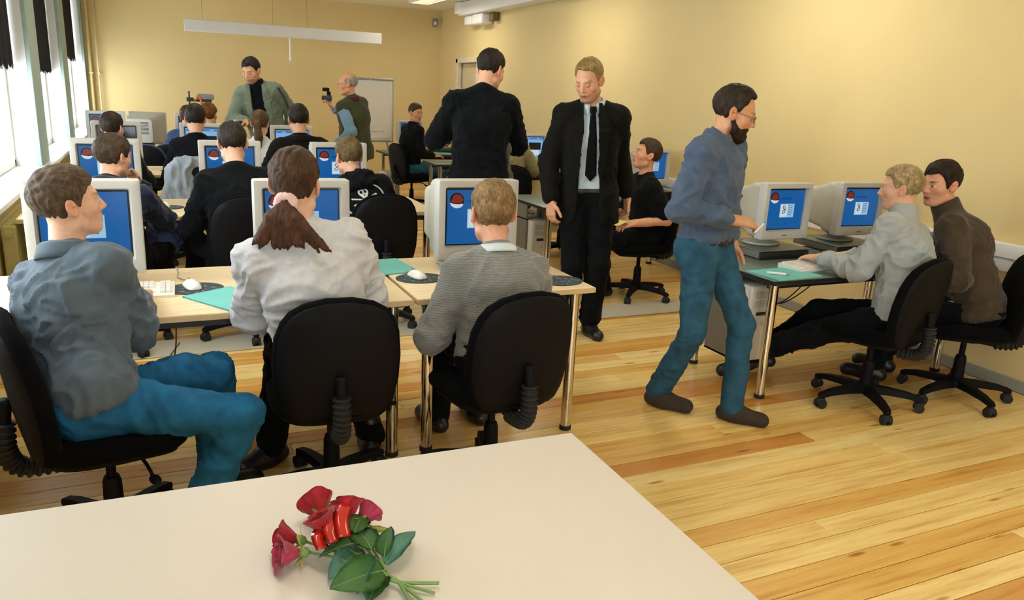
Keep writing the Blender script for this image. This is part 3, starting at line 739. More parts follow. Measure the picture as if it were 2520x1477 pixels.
# folders
M_TEAL = mat('teal_folder_card', '66bdb6', .55, .04, 6)
def folder(x, y, z, rz, label, w=.31, h=.225, m=M_TEAL):
    r = thing('folder', label, 'folder', (x, y, z), rz, 'teal folders')
    MB().box((-w/2, -h/2, 0), (w/2, h/2, .0015)).build('back_cover', m, r)
    MB().box((-w/2+.006, -h/2+.006, .0015), (w/2-.006, h/2-.004, .005)).build('papers', M_WHITE, r)
    MB().loft([[Vector((-w/2, y_, .005+.0006)), Vector((w/2, y_, .005+.0006)), Vector((w/2, y_, .0068)), Vector((-w/2, y_, .0068))] for y_ in (-h/2, h/2)]).box((-w/2-.001, -h/2, 0), (-w/2+.002, h/2, .0068)).build('front_cover', m, r)
folder(.225, 3.155, Z1, math.radians(-58), 'teal folder left of the person in white, corner over the desk edge')
folder(.98, 3.58, Z1, math.radians(-84), 'teal folder right of the person in white near the desk joint')
folder(3.08, 3.09, RTZ, math.radians(4), 'teal folder under the white pen on the boy\'s table', .34, .235)
folder(.26, 8.08, Z1, .2, 'small teal folder on the third row desk')
folder(3.62, 8.2, RTZ, .1, 'teal folder on the dark table behind the standing man')
folder(3.7, 10.85, RTZ, 0, 'green-teal folder on the far corner table', .5)
pn = thing('pen', 'thick white pen lying on the teal folder', 'pen', (3.01, 3.07, RTZ+.014), math.radians(-40))
MB().cyl((-.055, 0, 0), (.045, 0, 0), .007, n=12).build('barrel', M_WHITE, pn, angle=.6); MB().cyl((.045, 0, 0), (.062, 0, 0), .006, .003, n=12).build('tip', M_GREY, pn)
# PC towers
M_TOW = mat('tower_beige', 'c9c3b4', .5, .04, 9)
def tower(x, y, z, label, rz=0., w=.18, h=.42, dp=.42, hang=None):
    r = thing('computer_tower', label, 'computer', (x, y, z), rz, 'computer towers')
    MB().box((-w/2, -dp/2+.02, 0), (w/2, dp/2, h), .006, 2).build('case', M_TOW, r, angle=.6)
    f = MB().box((-w/2-.003, -dp/2, -.0), (w/2+.003, -dp/2+.03, h+.003), .012, 3).build('front_panel', M_TOW, r, angle=.6)
    for zz in (h-.07, h-.12): MB().box((-w/2+.02, -dp/2-.004, zz), (w/2-.02, -dp/2+.002, zz+.04), .003, 1).build('drive_bay', M_BEIGE2, f)
    MB().box((-.05, -dp/2-.003, h-.17), (.05, -dp/2+.002, h-.15)).build('floppy_slot', M_DKST, f)
    MB().cyl((0, -dp/2-.006, h-.22), (0, -dp/2+.002, h-.22), .012, n=14).build('power_button', M_BEIGE2, f)
    if hang:
        b = MB().box((-w/2-.02, -.12, h+.0), (-w/2-.005, .12, hang-z)).box((w/2+.005, -.12, -.012), (w/2+.02, .12, hang-z)).box((-w/2-.02, -.12, -.014), (w/2+.02, .12, -.002)).box((-w/2-.02, -.12, -.012), (-w/2-.005, .12, h+.01))
        b.build('hanging_bracket', M_STEEL, r)
tower(.80, 3.42, .22, 'computer tower hung under the joint of the front desks', 0, .17, .42, .36, hang=.705)
tower(3.06, 3.40, .17, 'pale computer tower hung under the left end of the boy\'s table', 0, .19, .44, .42, hang=.67)
tower(2.98, 6.05, .10, 'pale computer tower standing under the second dark table', 0, .19, .44, .42, hang=.67)
tower(1.64, 8.1, .2, 'computer tower hung under the third row desk end', 0, .17, .4, .36, hang=.705)
tower(3.05, 11.0, .0, 'computer tower on the floor under the far table', 0, .2, .42, .4)

# ------------------------------------------------------------------ sculpting tools: signed distance fields, meshed with surface nets
A = lambda *v: np.array(v if len(v) > 1 else v[0], dtype=np.float64)
def nrm(v): v = np.asarray(v, float); return v/max(1e-9, np.linalg.norm(v))

def surface_nets(D, lo, h):
    nx, ny, nz = D.shape
    ins = D < 0
    c = np.zeros((nx-1, ny-1, nz-1), np.int8)
    for i in (0, 1):
        for j in (0, 1):
            for k in (0, 1): c += ins[i:nx-1+i, j:ny-1+j, k:nz-1+k]
    act = (c > 0) & (c < 8)
    idx = np.argwhere(act)
    if len(idx) == 0: return np.zeros((0, 3)), np.zeros((0, 4), np.int32), np.zeros((0, 3))
    num = np.full(act.shape, -1, np.int32); num[act] = np.arange(len(idx))
    ii, jj, kk = idx.T
    cv = {}
    for i in (0, 1):
        for j in (0, 1):
            for k in (0, 1): cv[i, j, k] = D[ii+i, jj+j, kk+k]
    acc = np.zeros((len(idx), 3)); cnt = np.zeros(len(idx))
    E_ = [((0, a, b), (1, a, b)) for a in (0, 1) for b in (0, 1)]+[((a, 0, b), (a, 1, b)) for a in (0, 1) for b in (0, 1)]+[((a, b, 0), (a, b, 1)) for a in (0, 1) for b in (0, 1)]
    for p, q in E_:
        d0, d1 = cv[p], cv[q]; m = (d0 < 0) != (d1 < 0)
        t = np.where(m, d0/np.where(m, d0-d1, 1), 0)
        P = np.array(p)[None, :]+t[:, None]*(np.array(q)-np.array(p))[None, :]
        acc += P*m[:, None]; cnt += m
    v = (idx+acc/cnt[:, None])*h+lo
    faces = []
    s0 = ins[:-1, 1:-1, 1:-1] != ins[1:, 1:-1, 1:-1]
    e = np.argwhere(s0); x, y, z = e[:, 0], e[:, 1]+1, e[:, 2]+1
    q = np.stack([num[x, y-1, z-1], num[x, y, z-1], num[x, y, z], num[x, y-1, z]], 1)
    fl = ins[x, y, z]; q[~fl] = q[~fl][:, ::-1]; faces.append(q)
    s1 = ins[1:-1, :-1, 1:-1] != ins[1:-1, 1:, 1:-1]
    e = np.argwhere(s1); x, y, z = e[:, 0]+1, e[:, 1], e[:, 2]+1
    q = np.stack([num[x-1, y, z-1], num[x-1, y, z], num[x, y, z], num[x, y, z-1]], 1)
    fl = ins[x, y, z]; q[~fl] = q[~fl][:, ::-1]; faces.append(q)
    s2 = ins[1:-1, 1:-1, :-1] != ins[1:-1, 1:-1, 1:]
    e = np.argwhere(s2); x, y, z = e[:, 0]+1, e[:, 1]+1, e[:, 2]
    q = np.stack([num[x-1, y-1, z], num[x, y-1, z], num[x, y, z], num[x-1, y, z]], 1)
    fl = ins[x, y, z]; q[~fl] = q[~fl][:, ::-1]; faces.append(q)
    F = np.concatenate(faces)
    g0, g1, g2 = np.clip(ii, 1, nx-2), np.clip(jj, 1, ny-2), np.clip(kk, 1, nz-2)
    N = np.stack([D[g0+1, g1, g2]-D[g0-1, g1, g2], D[g0, g1+1, g2]-D[g0, g1-1, g2], D[g0, g1, g2+1]-D[g0, g1, g2-1]], 1).astype(float)
    N /= np.maximum(1e-9, np.linalg.norm(N, axis=1))[:, None]
    return v, F, N

class Sdf:
    def __init__(s): s.ops = []
    def cap(s, a, b, ra, rb=None, k=.02, n=None, fs=1., sub=False):
        a, b = A(a), A(b); rb = ra if rb is None else rb; r = max(ra, rb)*max(1, fs)
        lo, hi = np.minimum(a, b)-r, np.maximum(a, b)+r
        n_ = None if n is None else nrm(n)
        def f(X, Y, Z):
            px, py, pz = X-a[0], Y-a[1], Z-a[2]; d = b-a
            if n_ is not None:
                q = (px*n_[0]+py*n_[1]+pz*n_[2])*(1/fs-1); px = px+q*n_[0]; py = py+q*n_[1]; pz = pz+q*n_[2]
                d = d+n_*(d@n_)*(1/fs-1)
            dd = max(1e-12, d@d); t = np.clip((px*d[0]+py*d[1]+pz*d[2])/dd, 0, 1)
            return (np.sqrt((px-t*d[0])**2+(py-t*d[1])**2+(pz-t*d[2])**2)-(ra+(rb-ra)*t))*min(1, fs)
        s.ops.append((f, lo, hi, k, sub)); return s
    def ell(s, c, r, R=None, k=.02, sub=False):
        c, r = A(c), A(r); R = np.eye(3) if R is None else np.asarray(R, float)
        ext = np.abs(R)@r; lo, hi = c-ext, c+ext
        def f(X, Y, Z):
            px, py, pz = X-c[0], Y-c[1], Z-c[2]
            u = [(px*R[0, i]+py*R[1, i]+pz*R[2, i])/r[i] for i in range(3)]
            k0 = np.sqrt(u[0]**2+u[1]**2+u[2]**2)+1e-9
            k1 = np.sqrt((u[0]/r[0])**2+(u[1]/r[1])**2+(u[2]/r[2])**2)+1e-9
            return k0*(k0-1)/k1
        s.ops.append((f, lo, hi, k, sub)); return s
    def grid(s, h, pad=.02, cuts=(), lohi=None):
        adds = [o for o in s.ops if not o[4]]
        lo = np.min([o[1] for o in adds], 0)-pad-2*h; hi = np.max([o[2] for o in adds], 0)+pad+2*h
        if lohi is not None: lo = np.maximum(lo, lohi[0]); hi = np.minimum(hi, lohi[1])
        n = np.ceil((hi-lo)/h).astype(int)+1
        ax = [lo[i]+h*np.arange(n[i]) for i in range(3)]
        D = np.full(n, .3, np.float32)
        for f, a, b, k, sub in s.ops:
            m = k+2.5*h
            i0 = np.clip(np.floor((a-m-lo)/h).astype(int), 0, n); i1 = np.clip(np.ceil((b+m-lo)/h).astype(int)+1, 0, n)
            if np.any(i1 <= i0): continue
            sl = tuple(slice(p, q) for p, q in zip(i0, i1))
            X = ax[0][sl[0]][:, None, None]; Y = ax[1][sl[1]][None, :, None]; Z = ax[2][sl[2]][None, None, :]
            d = f(X, Y, Z); c = D[sl]
            if sub:
                d = -d; D[sl] = np.maximum(c, d)+np.maximum(k-np.abs(c-d), 0)**2/(4*k)
            else:
                D[sl] = np.minimum(c, d)-np.maximum(k-np.abs(c-d), 0)**2/(4*k)
        X = ax[0][:, None, None]; Y = ax[1][None, :, None]; Z = ax[2][None, None, :]
        for cu in cuts: D = np.maximum(D, cu(X, Y, Z).astype(np.float32))
        D[0] = D[-1] = .1; D[:, 0] = D[:, -1] = .1; D[:, :, 0] = D[:, :, -1] = .1
        return D, lo
    def mesh(s, h, pad=.02, cuts=(), lohi=None):
        D, lo = s.grid(h, pad, cuts, lohi); return surface_nets(D, lo, h)

_rs = np.random.RandomState(3); _PERM = _rs.rand(64, 64, 64).astype(np.float32)
def vnoise(P):
    i = np.floor(P).astype(int); f = P-i; f = f*f*(3-2*f); i &= 63; j = (i+1) & 63
    x0, y0, z0 = i.T; x1, y1, z1 = j.T; fx, fy, fz = f.T
    g = _PERM
    c00 = g[x0, y0, z0]*(1-fx)+g[x1, y0, z0]*fx; c10 = g[x0, y1, z0]*(1-fx)+g[x1, y1, z0]*fx
    c01 = g[x0, y0, z1]*(1-fx)+g[x1, y0, z1]*fx; c11 = g[x0, y1, z1]*(1-fx)+g[x1, y1, z1]*fx
    return (c00*(1-fy)+c10*fy)*(1-fz)+(c01*(1-fy)+c11*fy)*fz
def folds(v, amp, sc=(9, 9, 9), seed=0., sharpness=1.6):
    """ridged noise: soft cloth creases"""
    P = v*np.array(sc)*1.25+seed*7.3+50
    wp = np.stack([vnoise(P*.7+k*13.7) for k in range(3)], 1)*2.2
    a = vnoise(P+wp); b = vnoise(P*2.0+wp*1.6+11.)
    r = 1-np.abs(2*a-1); r2 = 1-np.abs(2*b-1)
    return amp*1.9*((r**2.6-.3)+.55*(r2**2.4-.3))

def np_mesh(name, v, F):
    me = bpy.data.meshes.new(name); nv, nf = len(v), len(F)
    me.vertices.add(nv); me.vertices.foreach_set('co', np.ascontiguousarray(v, np.float32).ravel())
    me.loops.add(nf*4); me.loops.foreach_set('vertex_index', np.ascontiguousarray(F, np.int32).ravel())
    me.polygons.add(nf); me.polygons.foreach_set('loop_start', np.arange(0, nf*4, 4, dtype=np.int32))
    me.update(calc_edges=True); me.validate(); me.shade_smooth(); return me
def join(parts):
    vs, fs, ns, o = [], [], [], 0
    for v, F, N in parts: vs.append(v); fs.append(F+o); ns.append(N); o += len(v)
    return np.concatenate(vs), np.concatenate(fs), np.concatenate(ns)

# ------------------------------------------------------------------ people
def rodr(v, axis, ang):
    axis = nrm(axis); c, s = math.cos(ang), math.sin(ang)
    return v*c+np.cross(axis, v)*s+axis*(axis@v)*(1-c)
def ik(a, t, l1, l2, pole):
    d = t-a; L = np.linalg.norm(d); L2 = min(L, (l1+l2)*.999); dn = d/max(L, 1e-9); t = a+dn*L2
    x = (l1*l1-l2*l2+L2*L2)/(2*L2); hgt = math.sqrt(max(0, l1*l1-x*x))
    p = np.asarray(pole, float); p = p-dn*(p@dn); p = nrm(p)
    return a+dn*x+p*hgt, t
def frame_head(face, pitch, roll):
    f = nrm(A(face[0], face[1], 0)); r = np.cross(f, A(0, 0, 1)); r = nrm(r)
    f2 = f*math.cos(pitch)+A(0, 0, 1)*math.sin(pitch); u = np.cross(r, f2)
    r2 = r*math.cos(roll)+u*math.sin(roll); u2 = np.cross(r2, f2)
    return np.stack([r2, f2, u2], 1)

def head_ops(S, c, R, s, infl=0., face=True):
    P = lambda x, y, z: c+R@(A(x, y, z)*s)
    e = lambda p, r, k=.02, sub=False: S.ell(P(*p), (A(r)+infl)*s if not sub else A(r)*s, R, k, sub)
    e((0, -.018, .040), (.074, .096, .086), .02)
    e((0, .022, -.012), (.064, .074, .088), .03)
    if not face: return P
    e((0, .030, -.062), (.054, .055, .050), .025)
    e((0, .060, -.094), (.030, .028, .020), .022)
    for q in (-1, 1):
        e((q*.046, .050, -.022), (.022, .026, .022), .02)
        S.cap(P(q*.052, .0, -.065), P(q*.026, .058, -.094), .018*s, .014*s, .02)
    S.cap(P(-.034, .080, .026), P(.034, .080, .026), .011*s, k=.014)
    for q in (-1, 1): e((q*.031, .103, .004), (.018, .0135, .0115), .012, True)
    for q in (-1, 1): e((q*.031, .079, .003), (.0125, .0125, .0120), .003)
    S.cap(P(0, .089, .014), P(0, .1075, -.025), .0075*s, .0108*s, .010)
    for q in (-1, 1): e((q*.0110, .0965, -.030), (.0080, .010, .0070), .007)
    S.cap(P(-.019, .084, -.0575), P(.019, .084, -.0575), .0062*s, k=.008); S.cap(P(0, .089, -.0575), P(0, .089, -.0575), .0075*s, k=.01)
    S.cap(P(-.015, .084, -.071), P(.015, .084, -.071), .0068*s, k=.007)
    S.cap(P(-.02, .097, -.0645), P(.02, .097, -.0645), .0028*s, k=.004, sub=True)
    for q in (-1, 1):
        Re = R@np.array([[math.cos(q*.45), -math.sin(q*.45), 0], [math.sin(q*.45), math.cos(q*.45), 0], [0, 0, 1]])
        Re = Re@np.array([[1, 0, 0], [0, math.cos(.22), -math.sin(.22)], [0, math.sin(.22), math.cos(.22)]])
        S.ell(P(q*.081, -.010, -.002), A(.0080, .0205, .033)*s, Re, .006)
        S.ell(P(q*.076, -.002, -.020), A(.008, .010, .014)*s, Re, .006)
        S.ell(P(q*.0905, -.006, .001), A(.0078, .0125, .0215)*s, Re, .003, True); S.ell(P(q*.085, -.001, .006), A(.003, .008, .004)*s, Re, .004)
    return P

HAIRLINES = {   # y -> lowest z of hair (head space)
 'short': ([-.12, -.075, -.035, -.018, -.002, .014, .030, .052, .075, .11], [-.078, -.084, -.070, -.024, .010, .000, .028, .060, .078, .088]),
 'thick': ([-.12, -.075, -.035, -.018, -.002, .020, .036, .055, .075, .11], [-.086, -.092, -.076, -.032, .004, -.022, .030, .058, .070, .078]),
 'bowl': ([-.12, -.07, -.03, -.01, .01, .032, .045, .058, .08, .11], [-.085, -.085, -.055, .005, .003, -.004, .030, .045, .055, .06]),
 'recede': ([-.12, -.075, -.035, -.018, -.002, .014, .030, .052, .075, .11], [-.062, -.068, -.055, -.02, .012, -.005, .045, .085, .105, .116]),
 'pony': ([-.12, -.075, -.035, -.012, .008, .026, .042, .06, .08, .11], [-.085, -.088, -.065, .004, .012, .004, .030, .055, .072, .082]),
 'bald': ([-.12, -.075, -.035, -.018, -.002, .014, .022, .11], [-.06, -.065, -.055, -.015, .012, -.005, .03, .2]),
}
def hand_ops(S, w, d, n, side, curl=.35, s=1., spread=.12, thumb=.4, h=.004):
    d = nrm(d); n = nrm(n-d*(n@d)); t = np.cross(n, d)*(1 if side > 0 else -1)
    offs = (.030, .0105, -.010, -.029); L = (.070, .078, .072, .056)
    for i, o in enumerate(offs):
        S.cap(w+d*.005*s+t*o*.55*s, w+(d*.088-n*.003*abs(o)/.03)*s+t*o*s, .0165*s, .0125*s, .014)
    for i, o in enumerate(offs):
        p = w+(d*(.090-.004*(i == 3)))*s+t*o*s; dd = nrm(d+t*(o/.03)*spread)
        c = curl if not hasattr(curl, '__len__') else curl[i]
        ax = np.cross(dd, n); dd = rodr(dd, ax, -c*.7)
        r = .0092*s*(1 if i < 3 else .88)
        for j, fr in enumerate((.45, .30, .25)):
            q = p+dd*L[i]*fr*s; S.cap(p, q, r*(1-.08*j), r*(1-.08*(j+1)), .004); p = q; dd = rodr(dd, ax, -c*(1.1 if j == 0 else .8))
    p = w+d*.022*s+t*.024*s; dd = nrm(t*.72+d*.68-n*.25)
    q = p+dd*.042*s; S.cap(p, q, .0145*s, .0115*s, .012); ax = np.cross(t, d)
    dd = nrm(rodr(dd, nrm(np.cross(dd, d)), thumb)-n*.15*thumb); p = q; q = p+dd*.032*s; S.cap(p, q, .0112*s, .0098*s, .004)
    dd = nrm(dd+d*.15); S.cap(q, q+dd*.024*s, .0098*s, .0082*s, .004)

PEOPLE = []
class Person:
    def __init__(s, label, x, y, face, pel=(0, 0, .53), lean=4., side=0., twist=0., torso=.54, shw=.185, scale=1., curve=8., q=1.,
                 head=None, pitch=0., roll=0., neckf=.02, tone='d9a585', build=1., headpos=None, hs=1., nk=.08):
        s.hs = hs*scale
        s.root = thing('person', label, 'person', (x, y, 0), yaw_of(*face), 'people in the classroom')
        s.yaw = yaw_of(*face); s.x, s.y, s.q, s.sc, s.bd = x, y, q, scale, build
        c_, s_ = math.cos(s.yaw), math.sin(s.yaw); s.Rw = np.array([[c_, -s_, 0], [s_, c_, 0], [0, 0, 1]])
        s.tone = np.array(lin(tone)); J = s.J = {}
        J['pel'] = A(pel)
        a0, a1, sd = math.radians(lean), math.radians(lean+curve), math.radians(side)
        u0 = nrm(A(math.sin(sd), math.sin(a0), math.cos(a0))); u1 = nrm(A(math.sin(sd), math.sin(a1), math.cos(a1)))
        T = torso*scale
        hl0 = s.Rw.T@A(*((head if head is not None else face)[:2]), 0)
        if headpos is not None:
            Rh = frame_head(hl0, math.radians(pitch), math.radians(roll)); hp = s.W(*headpos)
            uu = A(0, 0, 1.)
            for _ in range(4):
                nq = hp-(uu*nk+Rh[:, 2]*.085+Rh[:, 1]*neckf)*scale; v = nq-J['pel']; T = np.linalg.norm(v); uu = v/T
            ca = math.radians(curve)*.5; ax_ = A(1, 0, 0); u0 = rodr(uu, ax_, ca); u1 = rodr(uu, ax_, -ca)
        J['waist'] = J['pel']+u0*T*.33; J['chest'] = J['waist']+nrm(u0+u1)*T*.36; J['neck'] = J['chest']+u1*T*.31
        tw = math.radians(twist); u = nrm(u0+u1*2)
        f = A(-math.sin(tw), math.cos(tw), 0); f = nrm(f-u*(f@u)); J['u'], J['tf'], J['tr'] = u, f, np.cross(f, u)
        J['u0'] = u0; J['pf'] = A(0, 1, 0)
        for q_, n in ((-1, 'L'), (1, 'R')):
            J['sh'+n] = J['neck']-u*.070*scale+J['tr']*q_*(shw-.038)*scale
            J['hip'+n] = J['pel']+A(q_*.088*scale, 0, 0)
        hf = head if head is not None else face
        hl = s.Rw.T@A(hf[0], hf[1], 0)
        J['Rh'] = frame_head(hl, math.radians(pitch), math.radians(roll))
        hu, hfw = J['Rh'][:, 2], J['Rh'][:, 1]
        J['head'] = J['neck']+(u*nk+hu*.085+hfw*neckf)*scale
        s.hands = {}; PEOPLE.append(s)
    def W(s, x, y, z): return s.Rw.T@(A(x, y, z)-A(s.x, s.y, 0))
    def arm(s, n, wrist, pole=None, hd=None, hn=(0, 0, 1), curl=.35, spread=.1, thumb=.4, world=True):
        J = s.J; q = -1 if n == 'L' else 1
        t = s.W(*wrist) if world else A(wrist)
        pole = (J['tr']*q*.6-J['tf']*.5-A(0, 0, .9)) if pole is None else (s.Rw.T@A(pole))
        J['el'+n], J['wr'+n] = ik(J['sh'+n], t, .29*s.sc, .255*s.sc, pole)
        d = nrm(J['wr'+n]-J['el'+n]) if hd is None else nrm(s.Rw.T@A(hd))
        s.hands[n] = (d, s.Rw.T@A(hn), curl, spread, thumb); return s
    def leg(s, n, ank, toe=None, pole=None, world=True):
        J = s.J; t = s.W(*ank) if world else A(ank)
        pole = A(0, 1, .35) if pole is None else s.Rw.T@A(pole)
        J['kn'+n], J['an'+n] = ik(J['hip'+n], t, .435*s.sc, .42*s.sc, pole)
        tv = A(0, 1, 0) if toe is None else s.Rw.T@A(toe[0], toe[1], toe[2] if len(toe) > 2 else 0)
        J['toe'+n] = nrm(tv); return s
    # ---- pieces
    def torso_ops(s, S, o, k=.045, belly=0.):
        J = s.J; b = s.bd*s.sc; u, f, r = J['u'], J['tf'], J['tr']
        for q in (-1, 1):
            S.cap(J['pel']+A(q*.055*b, -.01, 0), J['waist']+r*q*.048*b, .100*b+o, .088*b+o, k, f, .95)
            S.cap(J['waist']+r*q*.048*b, J['chest']+r*q*.060*b, .088*b+o, .098*b+o, k, f, .98)
        S.cap(J['chest'], J['neck']-u*.06, .105*b+o, .070*b+o, k, f, .95)
        for n in 'LR':
            S.cap(J['chest']*.45+J['neck']*.55-u*.02, J['sh'+n], .060*b+o, .047*b+o, k*.8)
            S.cap(J['neck']+u*.020-f*.014, J['sh'+n]*.70+J['neck']*.30+u*.004, .032*b+o*.6, .036*b+o, .03)
        S.ell(J['chest']*.75+J['waist']*.25-f*.025, A(.125*b+o, .09*b+o, .13), np.stack([r, f, u], 1), k)
        if belly: S.ell(J['waist']+f*.05, A(.12+o, .07+belly+o, .12), np.stack([r, f, u], 1), .06)
    def arm_ops(s, S, n, o, cuff=.03, o2=None, upto=1.):
        J = s.J; o2 = o if o2 is None else o2; b = s.sc
        if upto < 1:
            S.cap(J['sh'+n], J['sh'+n]+(J['el'+n]-J['sh'+n])*upto, .046*b+o, .046*b+o2, .03); return
        e = J['wr'+n]-nrm(J['wr'+n]-J['el'+n])*cuff
        S.cap(J['sh'+n], J['el'+n], .046*b+o, .037*b+o, .028); S.cap(J['el'+n], e, .037*b+o, .026*b+o2, .025)
    def leg_ops(s, S, n, o, o2, cut=.05, k=.04):
        J = s.J; b = s.sc*(.5+.5*s.bd)
        S.cap(J['hip'+n], J['kn'+n], .080*b+o, .052*b+o, k)
        e = J['an'+n]-nrm(J['an'+n]-J['kn'+n])*cut
        S.cap(J['kn'+n], e, .052*b+o, .040*b+o2, .025)
    def add(s, name, m, parts, disp=None, parent=None, label=None):
        v, F, N = join(parts) if isinstance(parts, list) else parts
        if len(v) == 0: return None
        if disp is not None: v = v+N*disp(v)[:, None]
        o = mesh_obj(name, np_mesh(name, v, F), m, parent or s.root)
        if label: o['label'] = label
        return o
    def body(s, beard=0., beardcol='3a2a1e', browcol='4a3524', lips='b0605a', bare=(), iris='3b4a50', lids=False):
        J = s.J; parts = []; c, R = J['head'], J['Rh']; sc = s.sc
        hc = s.hs; S = Sdf(); head_ops(S, c, R, hc)
        S.cap(c+R@(A(0, -.022, -.045)*hc), J['neck']-J['u']*.01-J['tf']*.002, .050*sc, .055*sc, .025)
        S.cap(J['neck']-J['u']*.01, J['neck']-J['u']*.06+J['tf']*.012, .056*sc, .062*sc, .03)
        hv = S.mesh(.0034*s.q if s.q < 1.1 else .0042*s.q)
        parts.append(hv)
        for n, (d, nn, curl, spread, th) in s.hands.items():
            S = Sdf(); w = J['wr'+n]; S.cap(w-nrm(w-J['el'+n])*.10, w+d*.012, .033*sc, .0255*sc, .012)
            if n in bare:
                S.cap(J['sh'+n]*.5+J['el'+n]*.5, J['el'+n], .042*sc, .037*sc, .02); S.cap(J['el'+n], w, .038*sc, .0265*sc, .02)
            hand_ops(S, w+d*.012, d, nn, 1 if n == 'R' else -1, curl, sc, spread, th)
            parts.append(S.mesh(.0036*s.q if n not in bare else .0042*s.q))
        S = Sdf(); s.torso_ops(S, -.030)      # body under the clothes
        for n in 'LR':
            if 'el'+n in J: s.arm_ops(S, n, -.018, .0)
            if 'kn'+n in J: s.leg_ops(S, n, -.026, -.016, 0)
        parts.append(S.mesh(.018*max(1, s.q*.8)))
        v, F, N = join(parts)
        col = np.tile(np.append(s.tone, 1.), (len(v), 1)); nh = len(parts[0][0])
        q = ((v[:nh]-c)@R)/hc; x, y, z = np.abs(q[:, 0]), q[:, 1], q[:, 2]
        def blend(mk, cc):
            mk = np.clip(mk, 0, 1)[:, None]; col[:nh, :3] = col[:nh, :3]*(1-mk)+np.array(cc)*mk
        warm = np.array([min(1, s.tone[0]*1.02), s.tone[1]*.80, s.tone[2]*.76])
        blend(.7*np.exp(-(((x-.045)/.022)**2+((y-.07)/.03)**2+((z+.03)/.022)**2)), warm)
        blend(.7*np.exp(-((x/.014)**2+((y-.115)/.02)**2+((z+.028)/.015)**2)), warm)
        blend(.8*(x > .074)*np.clip((.05-np.abs(z))/.02, 0, 1), warm)
        if beard:
            bc = np.array(lin(beardcol)); edge = np.interp(y, [-.02, .0, .02, .05, .08, .12], [-.03, -.03, -.050, -.062, -.046, -.046])
            mk = np.clip((edge-z)/.012, 0, 1)*np.clip((y+.012)/.015, 0, 1)*np.clip((z+.135)/.02, 0, 1)
            blend(beard*mk, bc)
        blend(1.3*np.exp(-((x/.021)**2+((z+.064)/.0095)**2)**2)*(y > .07), lin(lips))
        blend(1.2*np.exp(-((x/.018)**4+((z+.0645)/.0022)**2))*(y > .075), tuple(.35*np.array(lin(lips))))
        blend(.8*np.exp(-(((x-.032)/.017)**4+((z-.0265-.003*np.clip((x-.03)/.02, -1, 1))/.0048)**4))*(y > .065), lin(browcol))
        de = np.sqrt((x-.031)**2+(y-.079)**2+(z-.003)**2)
        eye = (de < .0142)*(np.abs(z-.002) < .0065)*(y > .08)
        if lids:
            blend(.9*eye, tuple(s.tone*np.array([.9, .78, .72]))); blend(1.2*np.exp(-(((x-.031)/.013)**4+((z+.003)/.0018)**2))*(y > .07), tuple(.3*np.array(lin(browcol))))
        else:
          blend(eye*1., (.62, .58, .54)); blend((eye*(np.sqrt((x-.031)**2+(z-.003)**2) < .0062))*1., lin(iris))
        blend(.5*np.exp(-(((x-.031)/.014)**4+((z-.0085)/.0022)**2))*(y > .07), tuple(.4*np.array(lin(browcol))))
        me = np_mesh('body', v, F); at = me.color_attributes.new('tone', 'FLOAT_COLOR', 'POINT')
        if len(me.vertices) == len(col): at.data.foreach_set('color', np.ascontiguousarray(col, np.float32).ravel())
        o = mesh_obj('body', me, skin_mat(), s.root); return s
    def hair(s, colr, style='short', t=.010, top=.006, extra=None, wave=.003, name='hair'):
        J = s.J; c, R, sc = J['head'], J['Rh'], s.hs
        t *= .72; top *= .7
        S = Sdf(); P = head_ops(S, c, R, sc, t, face=False)
        if top: S.ell(P(0, .0, .062), A(.068+t*.6, .090, .066+top)*sc, R, .03)
        if extra: extra(S, P, sc)
        ys, zs = HAIRLINES[style]
        def cut(X, Y, Z):
            y = ((X-c[0])*R[0, 1]+(Y-c[1])*R[1, 1]+(Z-c[2])*R[2, 1])/sc; z = ((X-c[0])*R[0, 2]+(Y-c[1])*R[1, 2]+(Z-c[2])*R[2, 2])/sc
            return (np.interp(y, ys, zs)-z)*sc*.7
        cuts = [cut]
        if style == 'bald':
            def cut2(X, Y, Z):
                y = ((X-c[0])*R[0, 1]+(Y-c[1])*R[1, 1]+(Z-c[2])*R[2, 1])/sc; z = ((X-c[0])*R[0, 2]+(Y-c[1])*R[1, 2]+(Z-c[2])*R[2, 2])/sc
                return (z-np.interp(y, [-.12, -.08, -.03, .03], [.14, .11, .075, .055]))*sc*.7
            cuts.append(cut2)
        hh = .0052*s.q; D, lo = S.grid(hh); n_ = D.shape
        G = np.stack(np.meshgrid(*[lo[i]+hh*np.arange(n_[i]) for i in range(3)], indexing='ij'), -1).reshape(-1, 3)
        Q = ((G-c)@R)/sc; jit = .022*(vnoise(Q*np.array([80, 80, 30])+20)-.5)+.018*(vnoise(Q*np.array([28, 28, 20])+5)-.5)
        dist = Q[:, 2]-np.interp(Q[:, 1], ys, zs)+jit
        if style == 'bald': dist = np.minimum(dist, np.interp(Q[:, 1], [-.12, -.08, -.03, .03], [.14, .11, .075, .055])-Q[:, 2]+jit)
        D = np.maximum(D+((t+.002)*np.exp(-np.maximum(dist, 0)/np.where(Q[:, 1] < -.02, .026, .012))).reshape(n_), (-dist*.7*sc).reshape(n_)).astype(np.float32)
        ms = surface_nets(D, lo, hh)
        def disp(v):
            qv = (v-c)@R
            a = np.clip((qv[:, 2]-.05)/.05, 0, 1); return 1.3*wave*.95*(2*vnoise(np.stack([qv[:, 0]*95, qv[:, 1]*(75-45*a), qv[:, 2]*28+vnoise(qv*30)*1.5], 1)+40)-1)+wave*.15*(2*vnoise(qv*150+9)-1)
        s.add(name, hair_mat(colr), ms, disp); return s
